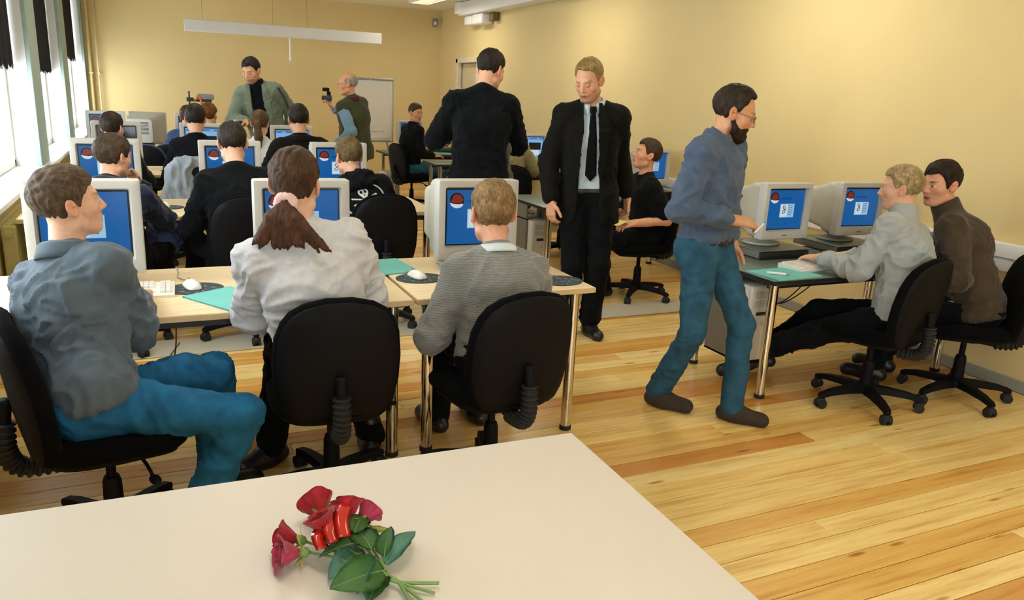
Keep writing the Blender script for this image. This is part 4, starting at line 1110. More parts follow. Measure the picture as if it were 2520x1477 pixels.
    def beard_mesh(s, colr, t=.012):
        J = s.J; c, R, sc = J['head'], J['Rh'], s.hs; S = Sdf()
        P = lambda x, y, z: c+R@(A(x, y, z)*sc)
        S.ell(P(0, .030, -.064), A(.054+t*.8, .055+t, .050+t)*sc, R, .02); S.ell(P(0, .060, -.098), A(.030+t, .028+t, .024+t)*sc, R, .02)
        for q in (-1, 1): S.cap(P(q*.060, .0, -.02), P(q*.050, .02, -.07), .010*sc, .018*sc, .02)
        S.ell(P(0, .098, -.066), A(.024, .03, .014)*sc, R, .006, True)
        def cut(X, Y, Z):
            d = [X-c[0], Y-c[1], Z-c[2]]; y = sum(d[i]*R[i, 1] for i in range(3))/sc; z = sum(d[i]*R[i, 2] for i in range(3))/sc
            return (z-np.interp(y, [-.01, .012, .03, .055, .075, .1], [-.0, -.012, -.045, -.062, -.046, -.043]))*.6
        def cut2(X, Y, Z):
            d = [X-c[0], Y-c[1], Z-c[2]]; y = sum(d[i]*R[i, 1] for i in range(3))/sc
            return (-.004-y)*1.
        s.add('beard', hair_mat(colr), S.mesh(.005*s.q, cuts=[cut, cut2]), lambda v: .002*(2*vnoise(v*130)-1)); return s
    def top(s, m, off=.012, hem=.06, sleeve='long', fold=.006, cuff=.035, loose=.006, neck=None, name='shirt', belly=0., fsc=(9, 9, 9), seed=0., cuts=(), vest=False, k=.045, label=None, wr_off=None, skirt=0.):
        J = s.J; S = Sdf(); s.torso_ops(S, off, k, belly)
        if skirt:
            for q in (-1, 1): S.cap(J['pel']+A(q*.078*s.bd, -.005, .06), J['pel']+A(q*.080*s.bd, -.008, -.04), .100*s.bd*s.sc+skirt, .104*s.bd*s.sc+skirt, .04)
        if hem > .08: # skirt of the garment over the hips
            for q in (-1, 1): S.cap(J['pel']+A(q*.06*s.bd, 0, 0), J['pel']+A(q*.062*s.bd, 0, 0)-J['u0']*(hem-.02), .106*s.bd*s.sc+off, .112*s.bd*s.sc+off, .04)
        if not vest:
            for n in 'LR':
                if 'el'+n in J: s.arm_ops(S, n, off*.8+loose*.7, cuff, (off*.8+loose*.5) if wr_off is None else wr_off, 1. if sleeve == 'long' else sleeve)
        if neck in ('crew', 'turtle', 'low'):
            h = {'crew': .020, 'turtle': .05, 'low': -.002}[neck]; rr = .066*s.sc
            nb = J['neck']+J['u']*.012; tp = J['head']+J['Rh']@A(0, -.02, -.06); ax = nrm(tp-nb)
            for i in range(22):
                a = 2*PI*i/22; d = (J['tr']*math.cos(a)+J['tf']*math.sin(a))*rr
                S.cap(nb+d-J['u']*.03, nb+d*.96+ax*h, .014, .011, .012)
        hz = J['pel']-J['u0']*hem; u0 = J['u0']
        cc = [lambda X, Y, Z: -((X-hz[0])*u0[0]+(Y-hz[1])*u0[1]+(Z-hz[2])*u0[2])] if True else []
        # the hem plane only trims the trunk, not the sleeves hanging below it
        D, lo = S.grid(.009*s.q, cuts=list(cuts))
        n_ = D.shape; h_ = .009*s.q
        X = (lo[0]+h_*np.arange(n_[0]))[:, None, None]; Y = (lo[1]+h_*np.arange(n_[1]))[None, :, None]; Z = (lo[2]+h_*np.arange(n_[2]))[None, None, :]
        dist = np.sqrt((X-hz[0])**2+(Y-hz[1])**2+0*Z); pl = cc[0](X, Y, Z)
        if not vest and sleeve == 'long':
            S2 = Sdf()
            for n in 'LR':
                if 'el'+n in J: s.arm_ops(S2, n, off+loose+.012, cuff, off+loose+.01)
            keep = np.full(n_, .3)
            for f, a, b, k2, sb in S2.ops: keep = np.minimum(keep, f(X, Y, Z))
            pl = np.where(keep < 0, -1, pl)
        D = np.maximum(D, pl.astype(np.float32))
        D[:, :, 0] = .1
        ms = surface_nets(D, lo, h_)
        nk_ = J['neck']+J['u']*.03
        return s.add(name, m, ms, (lambda v: folds(v, fold, fsc, seed)*np.clip((np.linalg.norm(v-nk_, axis=1)-.085)/.09, .06, 1)) if fold else None, label=label)
    def pants(s, m, off=.012, loose=.014, fold=.006, cut=-.025, waist=.05, fsc=(8, 8, 8), seed=1., name='trousers', wide=0.):
        J = s.J; S = Sdf(); b = s.bd*s.sc
        for q in (-1, 1): S.cap(J['pel']+A(q*.055*b, -.012, -.01), J['pel']+J['u0']*.10+A(q*.05*b, 0, 0), .097*b+off*.4, .086*b+off*.4, .04)
        for n in 'LR':
            if 'kn'+n in J: s.leg_ops(S, n, off, loose, cut)
            S.cap(J['hip'+n]-A(0, .05, 0.0), J['hip'+n]+A(0, -.02, 0), .080*b+off*.4, k=.04)
        hz = J['pel']+J['u0']*waist; u0 = J['u0']
        ms = S.mesh(.0095*s.q, cuts=[lambda X, Y, Z: ((X-hz[0])*u0[0]+(Y-hz[1])*u0[1]+(Z-hz[2])*u0[2])])
        return s.add(name, m, ms, lambda v: folds(v, fold, fsc, seed))
    def shoes(s, m, sole=None, only='LR', z0=0.):
        J = s.J
        for n in only:
            if 'an'+n not in J: continue
            S = Sdf(); a, t = J['an'+n], J['toe'+n]; up = nrm(np.cross(np.cross(t, A(0, 0, 1)), t)); base = a-up*.065*1.
            S.cap(base-t*.040, base+t*.05, .040, .044, .02); S.cap(base+t*.05-up*.0, base+t*.150-up*.004, .046, .042, .03, up, .95)
            S.cap(a+up*.045-t*.008, base+t*.01, .044, .048, .03)
            pl = base-up*.032
            ms = S.mesh(.0065*s.q, cuts=[lambda X, Y, Z: -((X-pl[0])*up[0]+(Y-pl[1])*up[1]+(Z-pl[2])*up[2])])
            o = s.add('shoe', m, ms)
    def collar(s, m, r0=.078, h=.04, flap=.05, gap=28, name='collar', drop=0.):
        J = s.J; nb = J['neck']+J['u']*(.0-drop); ax = nrm(nrm(J['head']-J['neck'])+J['u']*1.2); f = nrm(J['tf']-ax*(J['tf']@ax)); r = np.cross(f, ax)
        prof = [(r0, -.012), (r0-.008, h*.6), (r0-.010, h), (r0-.002, h+.006), (r0+.010, h-.004), (r0+.016, h-flap*.6), (r0+.020, h-flap), (r0+.016, h-flap), (r0+.004, h*.4), (r0+.004, -.012)]
        rings = []; n = 30
        for i in range(n+1):
            a = math.radians(90+gap+(360-2*gap)*i/n); tipk = max(0, 1-min(i, n-i)/4.)
            ring = []
            for j, (rr, z) in enumerate(prof):
                zz = z-(tipk*.022 if j in (5, 6, 7) else 0)-.018*max(0, math.sin(a))
                ring.append(Vector(nb+(r*math.cos(a)*1.05+f*math.sin(a))*rr*s.sc+ax*zz*s.sc))
            rings.append(ring)
        o = MB().loft(rings).build(name, m, s.root, True); return o
    def glasses(s, m):
        J = s.J; c, R, sc = J['head'], J['Rh'], s.hs; P = lambda x, y, z: Vector(c+R@(A(x, y, z)*sc))
        b = MB()
        for q in (-1, 1):
            b.tube([P(q*.032+.022*math.cos(a), .104-.004*abs(math.cos(a)), .001+.0165*math.sin(a)) for a in [2*PI*i/18 for i in range(19)]], .0016, 6)
            b.tube([P(q*.054, .100, .006), P(q*.072, .07, .008), P(q*.084, .0, .010), P(q*.086, -.02, -.004)], .0018, 6)
        b.tube([P(-.010, .106, .004), P(0, .109, .007), P(.010, .106, .004)], .0016, 6)
        o = b.build('glasses', m, s.root, True)
        for q in (-1, 1): MB().loft([[P(q*.032+.021*k*math.cos(2*PI*i/16), .1035+dy, .001+.0155*k*math.sin(2*PI*i/16)) for i in range(16)] for k, dy in ((1, 0), (1, .0012))]).build('lens', tg.m, o)
    def belt(s, m, w=.018, z=.055, off=.012):
        J = s.J; b = s.bd*s.sc; S = Sdf(); c = J['pel']+J['u0']*z; u0 = J['u0']
        for q in (-1, 1): S.cap(J['pel']+A(q*.055*b, -.012, -.01), J['pel']+J['u0']*.10+A(q*.05*b, 0, 0), .100*b+off, .090*b+off, .04)
        s.add('belt', m, S.mesh(.008*s.q, cuts=[lambda X, Y, Z: np.abs((X-c[0])*u0[0]+(Y-c[1])*u0[1]+(Z-c[2])*u0[2])-w]))

# ------------------------------------------------------------------ the cast
BLK = cloth('black', '0e0f11', .9, .2, .4, sheen=.03); BLK2 = cloth('black_knit', '0d0f11', .95, .25, .6, 300, sheen=.03)
TRS = cloth('black_trouser', '0d0e10', .85, .2, .3, 600, sheen=.02)
JEAN = mat('denim_blue', '2a5268', .85, .28, 16, .5, 600, spec=.2)
SHOE = mat('black_leather', '181614', .4, .15, 20, .1, 200)
SHOEB = mat('brown_suede', '33251c', .8, .2, 20, .3, 300)
WHT = cloth('white_shirt', 'd8d8d6', .8, .05)
seat_lab = '%s'

# 1. man in the grey shirt, left foreground
chair(-.22, 2.70, (.97, .25), 'black swivel chair of the man in the grey shirt, left foreground', base=.4)
p = Person('man in a grey-green shirt and blue jeans seated sideways at the left, looking right', -.22, 2.70, (.97, .25), pel=(0, -.03, .56), headpos=(-.285, 2.90, 1.165), hs=.95, twist=34, shw=.195, curve=14, head=(.95, .30), pitch=8, neckf=.03, q=1., tone='dfae90', build=1.05)
p.arm('R', (-.10, 3.10, .785), pole=(.15, -.6, -1), hd=(.02, .95, -.1), curl=.5).arm('L', (-.34, 3.16, .785), pole=(-.25, -.3, -1))
p.leg('R', (.03, 2.58, .10), toe=(.9, -.4), pole=(.95, -.1, .5)).leg('L', (.12, 2.92, .10), toe=(1, .3), pole=(.9, .3, .5))
p.body(browcol='6b5038'); p.hair('5b4936', 'thick', .011, .010, wave=.004)
SH1 = cloth('grey_green_shirt', '525d66', .8, .12, .3)
p.top(SH1, .016, .05, skirt=.016, fold=.0085, loose=.014, fsc=(9, 9, 11), seed=1.); p.collar(SH1, .078, .035, .05); p.pants(mat('denim_bright', '1f5f8a', .85, .28, 16, .5, 600, spec=.2), .012, .016, .007); p.shoes(SHOE)

# 2. person in white with a ponytail
chair(.545, 2.79, (.06, 1), 'black swivel chair of the person in white with the ponytail', base=.9)
p = Person('person in a white sweater with a brown ponytail at the front desk', .54, 2.80, (.03, 1), pel=(0, -.0, .56), headpos=(.435, 2.80, 1.235), shw=.20, curve=10, head=(.42, .9), pitch=2, neckf=.02, q=1., tone='e0b294', build=1.06)
p.arm('L', (.42, 3.16, .79), pole=(-.5, -.2, -1)).arm('R', (.68, 3.14, .79), pole=(.55, -.2, -1))
p.leg('L', (.36, 3.14, .10), toe=(-.35, -.2)).leg('R', (.78, 3.12, .10), toe=(.2, .9))
def pony(S, P, sc):
    S.cap(P(0, -.095, -.005), P(0, -.112, -.035), .030, .026, .02)
p.body(); p.hair('49301f', 'pony', .012, .008, pony, .0035)
c, R = p.J['head'], p.J['Rh']; P = lambda x, y, z: c+R@A(x, y, z)
S = Sdf()
b0 = P(.0, -.118, -.045)
for i in range(16):
    a = random.uniform(-1, 1); bq = random.uniform(-.5, 1)
    p1 = b0+R@A(a*.045, -.028-.01*abs(bq), -.045); p2 = p1+R@A(a*.075+.02, -.008*bq, -.075-.02*random.random()); p3 = p2+R@A(a*.02, .01, -.03*random.random())
    S.cap(b0, p1, .014, .020, .012); S.cap(p1, p2, .020, .011, .010); S.cap(p2, p3, .011, .004, .006)
p.add('ponytail', hair_mat('553623'), S.mesh(.0055), lambda v: .003*(2*vnoise(v*np.array([140, 140, 40]))-1))
S = Sdf()
for i in range(12):
    a = 2*PI*i/12; S.cap(b0+R@A(.026*math.cos(a), 0, .026*math.sin(a)), b0+R@A(.026*math.cos(a+.52), -.004*(i % 2), .026*math.sin(a+.52)), .013+.003*(i % 2), k=.01)
p.add('hair_tie', mat('pink_scrunchie', 'd9b3ac', .9, .1), S.mesh(.005), lambda v: .002*(2*vnoise(v*200)-1))
WS = cloth('white_sweater', 'c9c7c8', .95, .07, .7, 260, 40)
p.top(WS, .020, .02, fold=.010, loose=.016, fsc=(7, 7, 10), seed=2., neck='crew', name='sweater', cuff=.03); p.pants(TRS, .014, .016); p.shoes(SHOE)

# 3. man in the grey sweater
chair(1.19, 2.70, (-.10, 1), 'black swivel chair of the man in the grey sweater', base=.2)
p = Person('man in a grey knitted sweater seen from behind at the front desk', 1.235, 2.78, (-.02, 1), pel=(0, -.03, .55), headpos=(1.245, 2.90, 1.105), hs=1.07, shw=.20, curve=20, head=(.05, 1), pitch=-4, neckf=.03, q=1., tone='dca484', build=1.08)
p.arm('L', (1.11, 3.02, .60), pole=(-.7, -.6, -.6), hd=(.35, .9, -.1), curl=.6).arm('R', (1.44, 3.12, .79), pole=(.5, -.3, -1))
p.leg('L', (1.14, 3.24, .10), toe=(-.15, 1)).leg('R', (1.36, 3.26, .10))
p.body(browcol='7a5a3c'); p.hair('8f7048', 'thick', .010, .006, wave=.003)
def knit():
    t = NT('grey_knit'); v = t.coords((1, 1, 1)); w_ = t.node('ShaderNodeTexWave', wave_type='BANDS', bands_direction='Z'); w_.inputs['Scale'].default_value = 34; w_.inputs['Distortion'].default_value = 5.; w_.inputs['Detail'].default_value = 2; w_.inputs['Detail Scale'].default_value = 2.2
    t.link(v, w_.inputs['Vector']); f = w_.outputs['Fac']; n2 = t.noise(v, 300, 2)
    t.link(t.ramp(f, [(.1, lin('74736f')), (.8, lin('84837f'))]), t.b.inputs['Base Color']); t.set(Roughness=.95, Specular_IOR_Level=.15, Sheen_Weight=.25)
    t.bump(f, .3, .005); return t.m
p.top(knit(), .020, .02, fold=.007, loose=.014, fsc=(7, 7, 9), seed=3., name='sweater', cuff=.02)
p.collar(cloth('pale_shirt', 'cfd6d8', .8, .05), .072, .034, .03, gap=10); p.pants(TRS, .012, .016); p.shoes(SHOE)

# 4. blond boy at the right-hand table
chair(3.50, 2.80, (-.20, .98), 'black swivel chair of the blond boy', base=.55)
p = Person('blond boy in a light grey sweatshirt typing at the right-hand table', 3.56, 2.80, (-.62, .78), pel=(0, -.05, .53), twist=-24, headpos=(3.675, 2.93, 1.185), shw=.175, curve=12, head=(-.62, .78), pitch=-4, neckf=.02, q=1., tone='dcab8b', scale=.98)
p.arm('L', (3.38, 3.12, .775), pole=(-.4, -.75, -.7), hd=(-.1, .95, -.12), curl=.35).arm('R', (3.60, 3.14, .775), pole=(.5, .1, -.8), hd=(-.25, .9, -.12), curl=.35)
p.leg('L', (3.10, 3.33, .16), toe=(-.8, .4, -.3), pole=(-.8, .2, .6)).leg('R', (3.32, 3.42, .13), toe=(-.5, .8, -.1), pole=(-.3, .8, .6))
p.body(browcol='a58a5c'); p.hair('ab9268', 'short', .006, .009, wave=.0025)
SW = cloth('light_grey_sweatshirt', 'a3a7a6', .95, .07, .4, 300)
p.top(SW, .018, .06, skirt=.014, fold=.009, loose=.014, seed=4., neck='turtle', name='sweatshirt', cuff=.03); p.pants(TRS, .014, .022); p.shoes(SHOE)

# 5. man in the brown sweater
chair(4.12, 2.70, (-.72, .69), 'black swivel chair of the man in brown, by the right wall', base=.1)
p = Person('dark-haired man in a brown zip sweater leaning in beside the boy', 4.14, 2.74, (-.75, .66), pel=(0, -.03, .54), twist=-12, headpos=(3.97, 2.92, 1.215), shw=.18, curve=22, head=(-.93, .10), pitch=-6, neckf=.03, q=1., tone='d7a07e', build=1.02)
p.arm('L', (3.86, 2.90, .66), pole=(-.1, -.6, -.9)).arm('R', (4.02, 3.08, .76), pole=(.5, .3, -.9))
p.leg('L', (3.90, 3.08, .10), toe=(-.5, .8)).leg('R', (4.10, 3.18, .10), toe=(-.3, .9))
p.body(browcol='2a1d14'); p.hair('261a12', 'thick', .013, .010, wave=.004)
BR = cloth('brown_sweater', '453a2c', .95, .2, .5, 260)
p.top(BR, .018, .05, skirt=.014, fold=.008, loose=.014, seed=5., name='sweater', neck='turtle'); p.pants(TRS); p.shoes(SHOE)

# 6. walking man
p = Person('bearded man with glasses in a denim shirt and jeans walking past the tables', 2.46, 3.0, (.50, -.87), pel=(0, 0, .885), headpos=(2.515, 2.985, 1.545), shw=.20, curve=6, head=(.80, -.60), pitch=-16, neckf=.03, nk=.055, q=1., tone='d29a72', scale=.97, build=1.06, twist=-4)
p.arm('R', (2.44, 2.83, 1.06), pole=(-.95, .35, -.15), hd=(.93, -.25, -.1), hn=(-.1, -.35, .9), curl=.6).arm('L', (2.68, 3.08, .90), pole=(.5, .8, -.3), hd=(.05, -.1, -1), hn=(.8, .4, 0))
p.leg('R', (2.36, 3.14, .105), toe=(.55, -.80), pole=(.1, -1, .1)).leg('L', (2.62, 2.86, .10), toe=(.62, -.75), pole=(.7, -.7, .1))
p.body(beard=.7, beardcol='2b1a10', browcol='3a2819', lids=True); p.hair('33261a', 'recede', .012, .008, wave=.003); p.beard_mesh('2b1d12'); p.glasses(M_STEEL)
DS = cloth('denim_shirt', '4d5b70', .85, .14, .4)
p.top(DS, .016, -.045, fold=.010, loose=.014, seed=6., fsc=(8, 8, 9)); p.collar(DS, .076, .035, .05); p.pants(JEAN, .010, .020, .0045, waist=.06); p.belt(SHOE, .018, .045, .018); p.shoes(SHOEB)
w_ = A(2.56, 2.80, 1.05)
pe = thing('pen', 'short white pen held in the hand of the walking man', 'pen', (2.555, 2.765, 1.025), .4)
MB().cyl((-.035, 0, -.014), (.05, 0, .02), .004, n=10).build('barrel', M_WHITE, pe, angle=.6); MB().cyl((.05, 0, .02), (.062, 0, .025), .0045, .001, n=10).build('tip', M_DKST, pe)

# 7. man in the black suit
p = Person('fair-haired man in a black suit and tie standing in the aisle', 2.58, 4.42, (-.40, -.92), pel=(0, 0, .955), headpos=(2.495, 4.36, 1.69), shw=.205, curve=4, head=(-.82, -.57), pitch=-24, neckf=.03, q=1.05, tone='d6a07c', scale=1.03, build=1.03)
p.arm('R', (2.30, 4.42, .94), pole=(-.15, 1, 0), hd=(.05, -.1, -1), hn=(-.9, -.2, .1), curl=.5).arm('L', (2.85, 4.36, .97), pole=(.35, .9, 0), hd=(0, -.15, -1), hn=(.9, -.2, .1), curl=.5)
p.leg('R', (2.50, 4.46, .10), toe=(-.45, -.85), pole=(-.3, -1, 0)).leg('L', (2.64, 4.38, .10), toe=(-.1, -1), pole=(-.3, -1, 0))
p.body(beard=.35, beardcol='7a5234', browcol='7d5c38', lids=True); p.hair('9c7f4a', 'recede', .009, .004, wave=.003)
LB = cloth('pale_blue_shirt', 'b4c3cc', .8, .05, .2)
p.top(LB, .008, -.045, fold=.003, seed=7., cuff=.03, loose=.002); p.collar(LB, .070, .036, .050, gap=16, drop=.0)
J = p.J
def wedge(J, w0, w1, zlo, x0=0., yb=.0):
    """open jacket front: keeps what lies outside a V in front of the chest"""
    c, u, f, r = J['neck'], J['u'], J['tf'], J['tr']
    def cut(X, Y, Z):
        d = [X-c[0], Y-c[1], Z-c[2]]; x = sum(d[i]*r[i] for i in range(3)); y = sum(d[i]*f[i] for i in range(3)); z = sum(d[i]*u[i] for i in range(3))
        wv = np.interp(z, [-.75, -.48, -.1, .05, .12], [w1*1.25, w1, w0, w0*1.05, w0*1.5])
        return np.minimum(np.minimum(wv-np.abs(x-x0), (y-yb)), .05)
    return cut
def neck_hole(J, r=.080, zl=-.035):
    c, u = J['neck'], J['u']
    def cut(X, Y, Z):
        d = [X-c[0], Y-c[1], Z-c[2]]; z = sum(d[i]*u[i] for i in range(3)); rr = np.sqrt(np.maximum(0, d[0]**2+d[1]**2+d[2]**2-z*z))
        return np.minimum(r-rr, z-zl)
    return cut
SUIT = cloth('black_suit', '141310', .85, .15, .3, 500, sheen=.02)
p.top(SUIT, .026, .17, fold=.005, seed=8., cuff=.02, loose=.010, name='jacket', cuts=[wedge(J, .048, .070, 0, .012), neck_hole(J)], wr_off=.026)
def lapels(p, m, w0, w1, zl=-.45, x0=.012, off=.032):
    J = p.J
    S0 = Sdf(); p.torso_ops(S0, off)
    D, lo = S0.grid(.012)
    def surf_y(x, z):       # march outwards along the chest's forward axis
        P = J['neck']+J['u']*z+J['tr']*x
        y = .30
        while y > -.05:
            q = P+J['tf']*y; i = np.round((q-lo)/.012).astype(int)
            if np.all(i >= 0) and np.all(i < D.shape) and D[tuple(i)] < 0: break
            y -= .004
        return Vector(P+J['tf']*(y+.010)), Vector(P+J['tf']*(y+.016))
    for q in (-1, 1):
        pts = [(.02, w0+.0, w0+.022), (-.04, w0, w0+.05), (-.10, w0, w0+.072), (-.13, w0+.002, w0+.088), (-.15, w0+.003, w0+.066), (-.25, (w0+w1)/2, (w0+w1)/2+.055), (zl+.05, w1-.002, w1+.02), (zl, w1, w1+.006)]
        rings = []
        for z, a, b in pts:
            r4 = []
            i0, i1 = surf_y(x0+q*a, z); o0, o1 = surf_y(x0+q*b, z)
            rings.append([i0, o0, o1, i1])
        MB().loft(rings).build('lapel', m, p.root)
lapels(p, SUIT, .048, .067, off=.028)
def tie(p, m, x0=0.):
    J = p.J; S0 = Sdf(); p.torso_ops(S0, .008); D, lo = S0.grid(.012)
    pts = []
    for z, wd in ((.0, .020), (-.03, .022), (-.05, .016), (-.06, .019), (-.2, .028), (-.38, .036), (-.43, .037), (-.47, .003)):
        P = J['neck']+J['u']*z; y = .3
        while y > -.1:
            i = np.round((P+J['tf']*y-lo)/.012).astype(int)
            if np.all(i >= 0) and np.all(i < D.shape) and D[tuple(i)] < 0: break
            y -= .004
        if z > -.045: y = max(y, .085)
        b = .012 if z > -.055 else 0
        q = Vector(P+J['tf']*(y+.006)); t_ = Vector(J['tr']); f_ = Vector(J['tf'])
        pts.append([q-t_*wd, q+t_*wd, q+t_*wd*.6+f_*(.008+b), q-t_*wd*.6+f_*(.008+b)])
    MB().loft(pts).build('tie', m, p.root)
tie(p, BLK); p.pants(TRS, .016, .030, .005, cut=.02, waist=.06); p.belt(SHOE, .016, .045, .014); p.shoes(SHOE)

# 8. tall man in black with his back to the camera
p = Person('tall young man in a black sweater standing with his back to the camera', 1.99, 4.92, (.30, .95), pel=(0, 0, .98), headpos=(2.085, 4.99, 1.735), shw=.205, curve=10, head=(.86, .50), pitch=-20, neckf=.04, q=1.15, tone='dba686', scale=1.05, build=1.05)
p.arm('L', (1.97, 5.24, 1.38), pole=(-.75, .1, -.9), hd=(.5, .5, .5)).arm('R', (2.17, 5.20, 1.34), pole=(.6, .0, -1), hd=(-.3, .7, .5))
p.leg('L', (1.90, 4.95, .10), toe=(-.1, 1)).leg('R', (2.12, 4.90, .10), toe=(.4, .9))
p.body(browcol='3a281c'); p.hair('2c2017', 'short', .007, .008)
p.top(BLK2, .026, .16, fold=.007, loose=.018, seed=9., neck='crew', name='sweater', cuff=.05); p.pants(TRS, .014, .02); p.shoes(SHOE)
# grey jacket hanging over his right forearm
jk = thing('jacket', 'grey jacket draped over the forearm of the tall man in black', 'jacket', (2.17, 4.96, .98))
S = Sdf(); S.cap((-.02, -.06, .24), (.02, .12, .25), .045, .05, .03); S.cap((0, -.05, .22), (.0, -.03, .02), .055, .075, .05, (1, 0, 0), .75); S.cap((0, .06, .22), (.03, .05, -.06), .055, .06, .05, (1, 0, 0), .7)
v, F, N = S.mesh(.009); v = v+N*folds(v, .018, (10, 10, 4), 3.)[:, None]; mesh_obj('draped_cloth', np_mesh('draped_cloth', v, F), cloth('grey_fleece', '57544c', .95, .15), jk)

# 9. seated young man in a black t-shirt
chair(3.55, 5.18, (-.96, .28), 'black swivel chair of the young man in the black t-shirt', base=.35)
p = Person('young man in a black t-shirt looking up at the man in the suit', 3.55, 5.18, (-.96, .28), pel=(0, -.02, .54), headpos=(3.525, 5.16, 1.17), shw=.175, curve=8, head=(-.93, .28), pitch=14, neckf=.02, q=1.15, tone='d69c74')
p.arm('L', (3.36, 4.98, .66), pole=(.6, -.4, -.7), hd=(-.95, .05, -.1), hn=(-.2, -.3, .9), curl=.5).arm('R', (3.30, 5.32, .66), pole=(.4, .6, -.7), hd=(-.9, -.2, 0))
p.leg('L', (3.30, 5.28, .10), toe=(-.9, .1), pole=(-1, 0, .4)).leg('R', (3.28, 5.46, .10), toe=(-.9, .4), pole=(-1, .2, .4))
p.body(browcol='4b3524', bare=('L', 'R')); p.hair('42301f', 'short', .007, .010)
p.top(BLK, .018, .02, sleeve=.8, fold=.007, seed=10., name='tshirt', neck='low', loose=.02); p.pants(TRS, .014, .02); p.shoes(SHOE)
ppr = thing('paper_slip', 'small pale yellow paper held by the man in the black t-shirt', 'paper', (3.20, 4.98, .665), .2)
MB().loft([[Vector((x, y, .012*math.sin(x*30))) for x in [(-.07+.014*i) for i in range(11)]]+[Vector((x, y, .002+.012*math.sin(x*30))) for x in [(.07-.014*i) for i in range(11)]] for y in (-.045, .045)]).build('sheet', mat('pale_yellow_paper', 'cdbd72', .8, .05), ppr)

# 10. man in the grey-green blazer at the back
p = Person('dark-haired man in a grey-green blazer over black standing at the back, looking down', 1.08, 8.55, (-.36, -.93), pel=(0, 0, .92), headpos=(.905, 8.42, 1.695), shw=.205, curve=8, head=(-.62, -.78), pitch=-22, neckf=.04, q=1.5, tone='cf9a74', build=1.05)
p.arm('R', (.83, 8.32, 1.20), pole=(-.5, .8, -.4), hd=(-.6, -.7, -.1), curl=.7).arm('L', (1.30, 8.52, 1.05), pole=(.8, .6, -.2), hd=(-.3, -.5, -.8))
p.leg('R', (.98, 8.58, .10), toe=(-.4, -.9), pole=(-.3, -1, 0)).leg('L', (1.2, 8.55, .10), toe=(-.1, -1), pole=(-.3, -1, 0))
p.body(beard=.5, beardcol='33241a', browcol='251a12', lids=True); p.hair('211912', 'short', .009, .008)
p.top(BLK, .010, .05, fold=.003, seed=11., neck='turtle', name='turtleneck')
BLZ = cloth('grey_green_blazer', '67705f', .9, .14, .4, 300)
p.top(BLZ, .028, .20, fold=.007, seed=12., name='blazer', loose=.016, cuts=[wedge(p.J, .06, .085, 0)], wr_off=.024); lapels(p, BLZ, .06, .082, x0=0., off=.030); p.pants(TRS, .014, .02); p.shoes(SHOE)
ph = thing('compact_camera', 'small silver and black camera in the hand of the man in the blazer', 'camera', (.745, 8.24, 1.19), .5)
MB().box((-.05, -.018, -.03), (.05, .018, .03), .008, 2).build('camera_body', mat('silver_plastic', '9a9ca0', .4, .05, metal=.4), ph, angle=.6); MB().cyl((.0, -.018, 0), (0, -.04, 0), .02, n=16).build('lens', M_DKST, ph)
MB().tube(spline([(1.14, 8.30, 1.545), (1.20, 8.33, 1.46), (1.27, 8.38, 1.3)], 5), .012, 8).build('x', M_DKST).name = 'camera_strap'
st = bpy.data.objects['camera_strap']; tag(st, 'black strap over the left shoulder of the man in the blazer', 'strap')

# 11. older man in a vest
p = Person('grey-haired older man with glasses in a dark green vest holding a camera', 2.05, 8.78, (-.62, .78), pel=(0, -.0, .89), headpos=(1.945, 8.74, 1.61), shw=.20, curve=6, head=(-.97, .18), pitch=-4, neckf=.03, q=1.5, tone='d49a72', build=1.14)
p.arm('L', (1.76, 8.60, .95), pole=(.2, -.3, -.4), hd=(-.3, .1, -.9)).arm('R', (1.84, 9.02, 1.33), pole=(.6, .8, -.5), hd=(-.5, .1, .8), curl=.9)
p.leg('L', (2.0, 8.70, .10), toe=(-.8, .5)).leg('R', (2.12, 8.88, .10), toe=(-.6, .8))
p.body(browcol='9a9486'); p.hair('a39d8a', 'bald', .008, 0.); p.glasses(M_STEEL)
BS = cloth('blue_shirt', '6d8ba0', .85, .1, .3); p.top(BS, .012, .05, fold=.004, seed=13., loose=.012)
p.collar(cloth('dark_red_collar', '4a2420', .9, .1), .080, .035, .045)
p.top(cloth('dark_green_vest', '3c3f28', .9, .16, .4), .026, .10, fold=.004, seed=14., vest=True, name='vest', belly=.03); p.pants(TRS, .014, .02); p.shoes(SHOE)
cm = thing('camera', 'black camera with raised flash held up by the older man', 'camera', (1.80, 9.02, 1.42), 1.2); cm.scale = (.8, .8, .8)
MB().box((-.06, -.03, 0), (.06, .03, .08), .01, 2).build('camera_body', M_DKST, cm, angle=.6); MB().cyl((0, .03, .04), (0, .10, .04), .03, n=18).build('lens', M_DKST, cm, angle=.6)
MB().box((-.03, -.02, .08), (.03, .03, .13), .01, 2).box((-.035, .0, .13), (.035, .09, .18), .012, 2).build('flash_head', M_PLA, cm, angle=.6); MB().box((-.03, -.028, -.03), (.03, .02, 0), .006, 1).build('grip', mat('grey_grip', '9aa0a0', .5), cm)

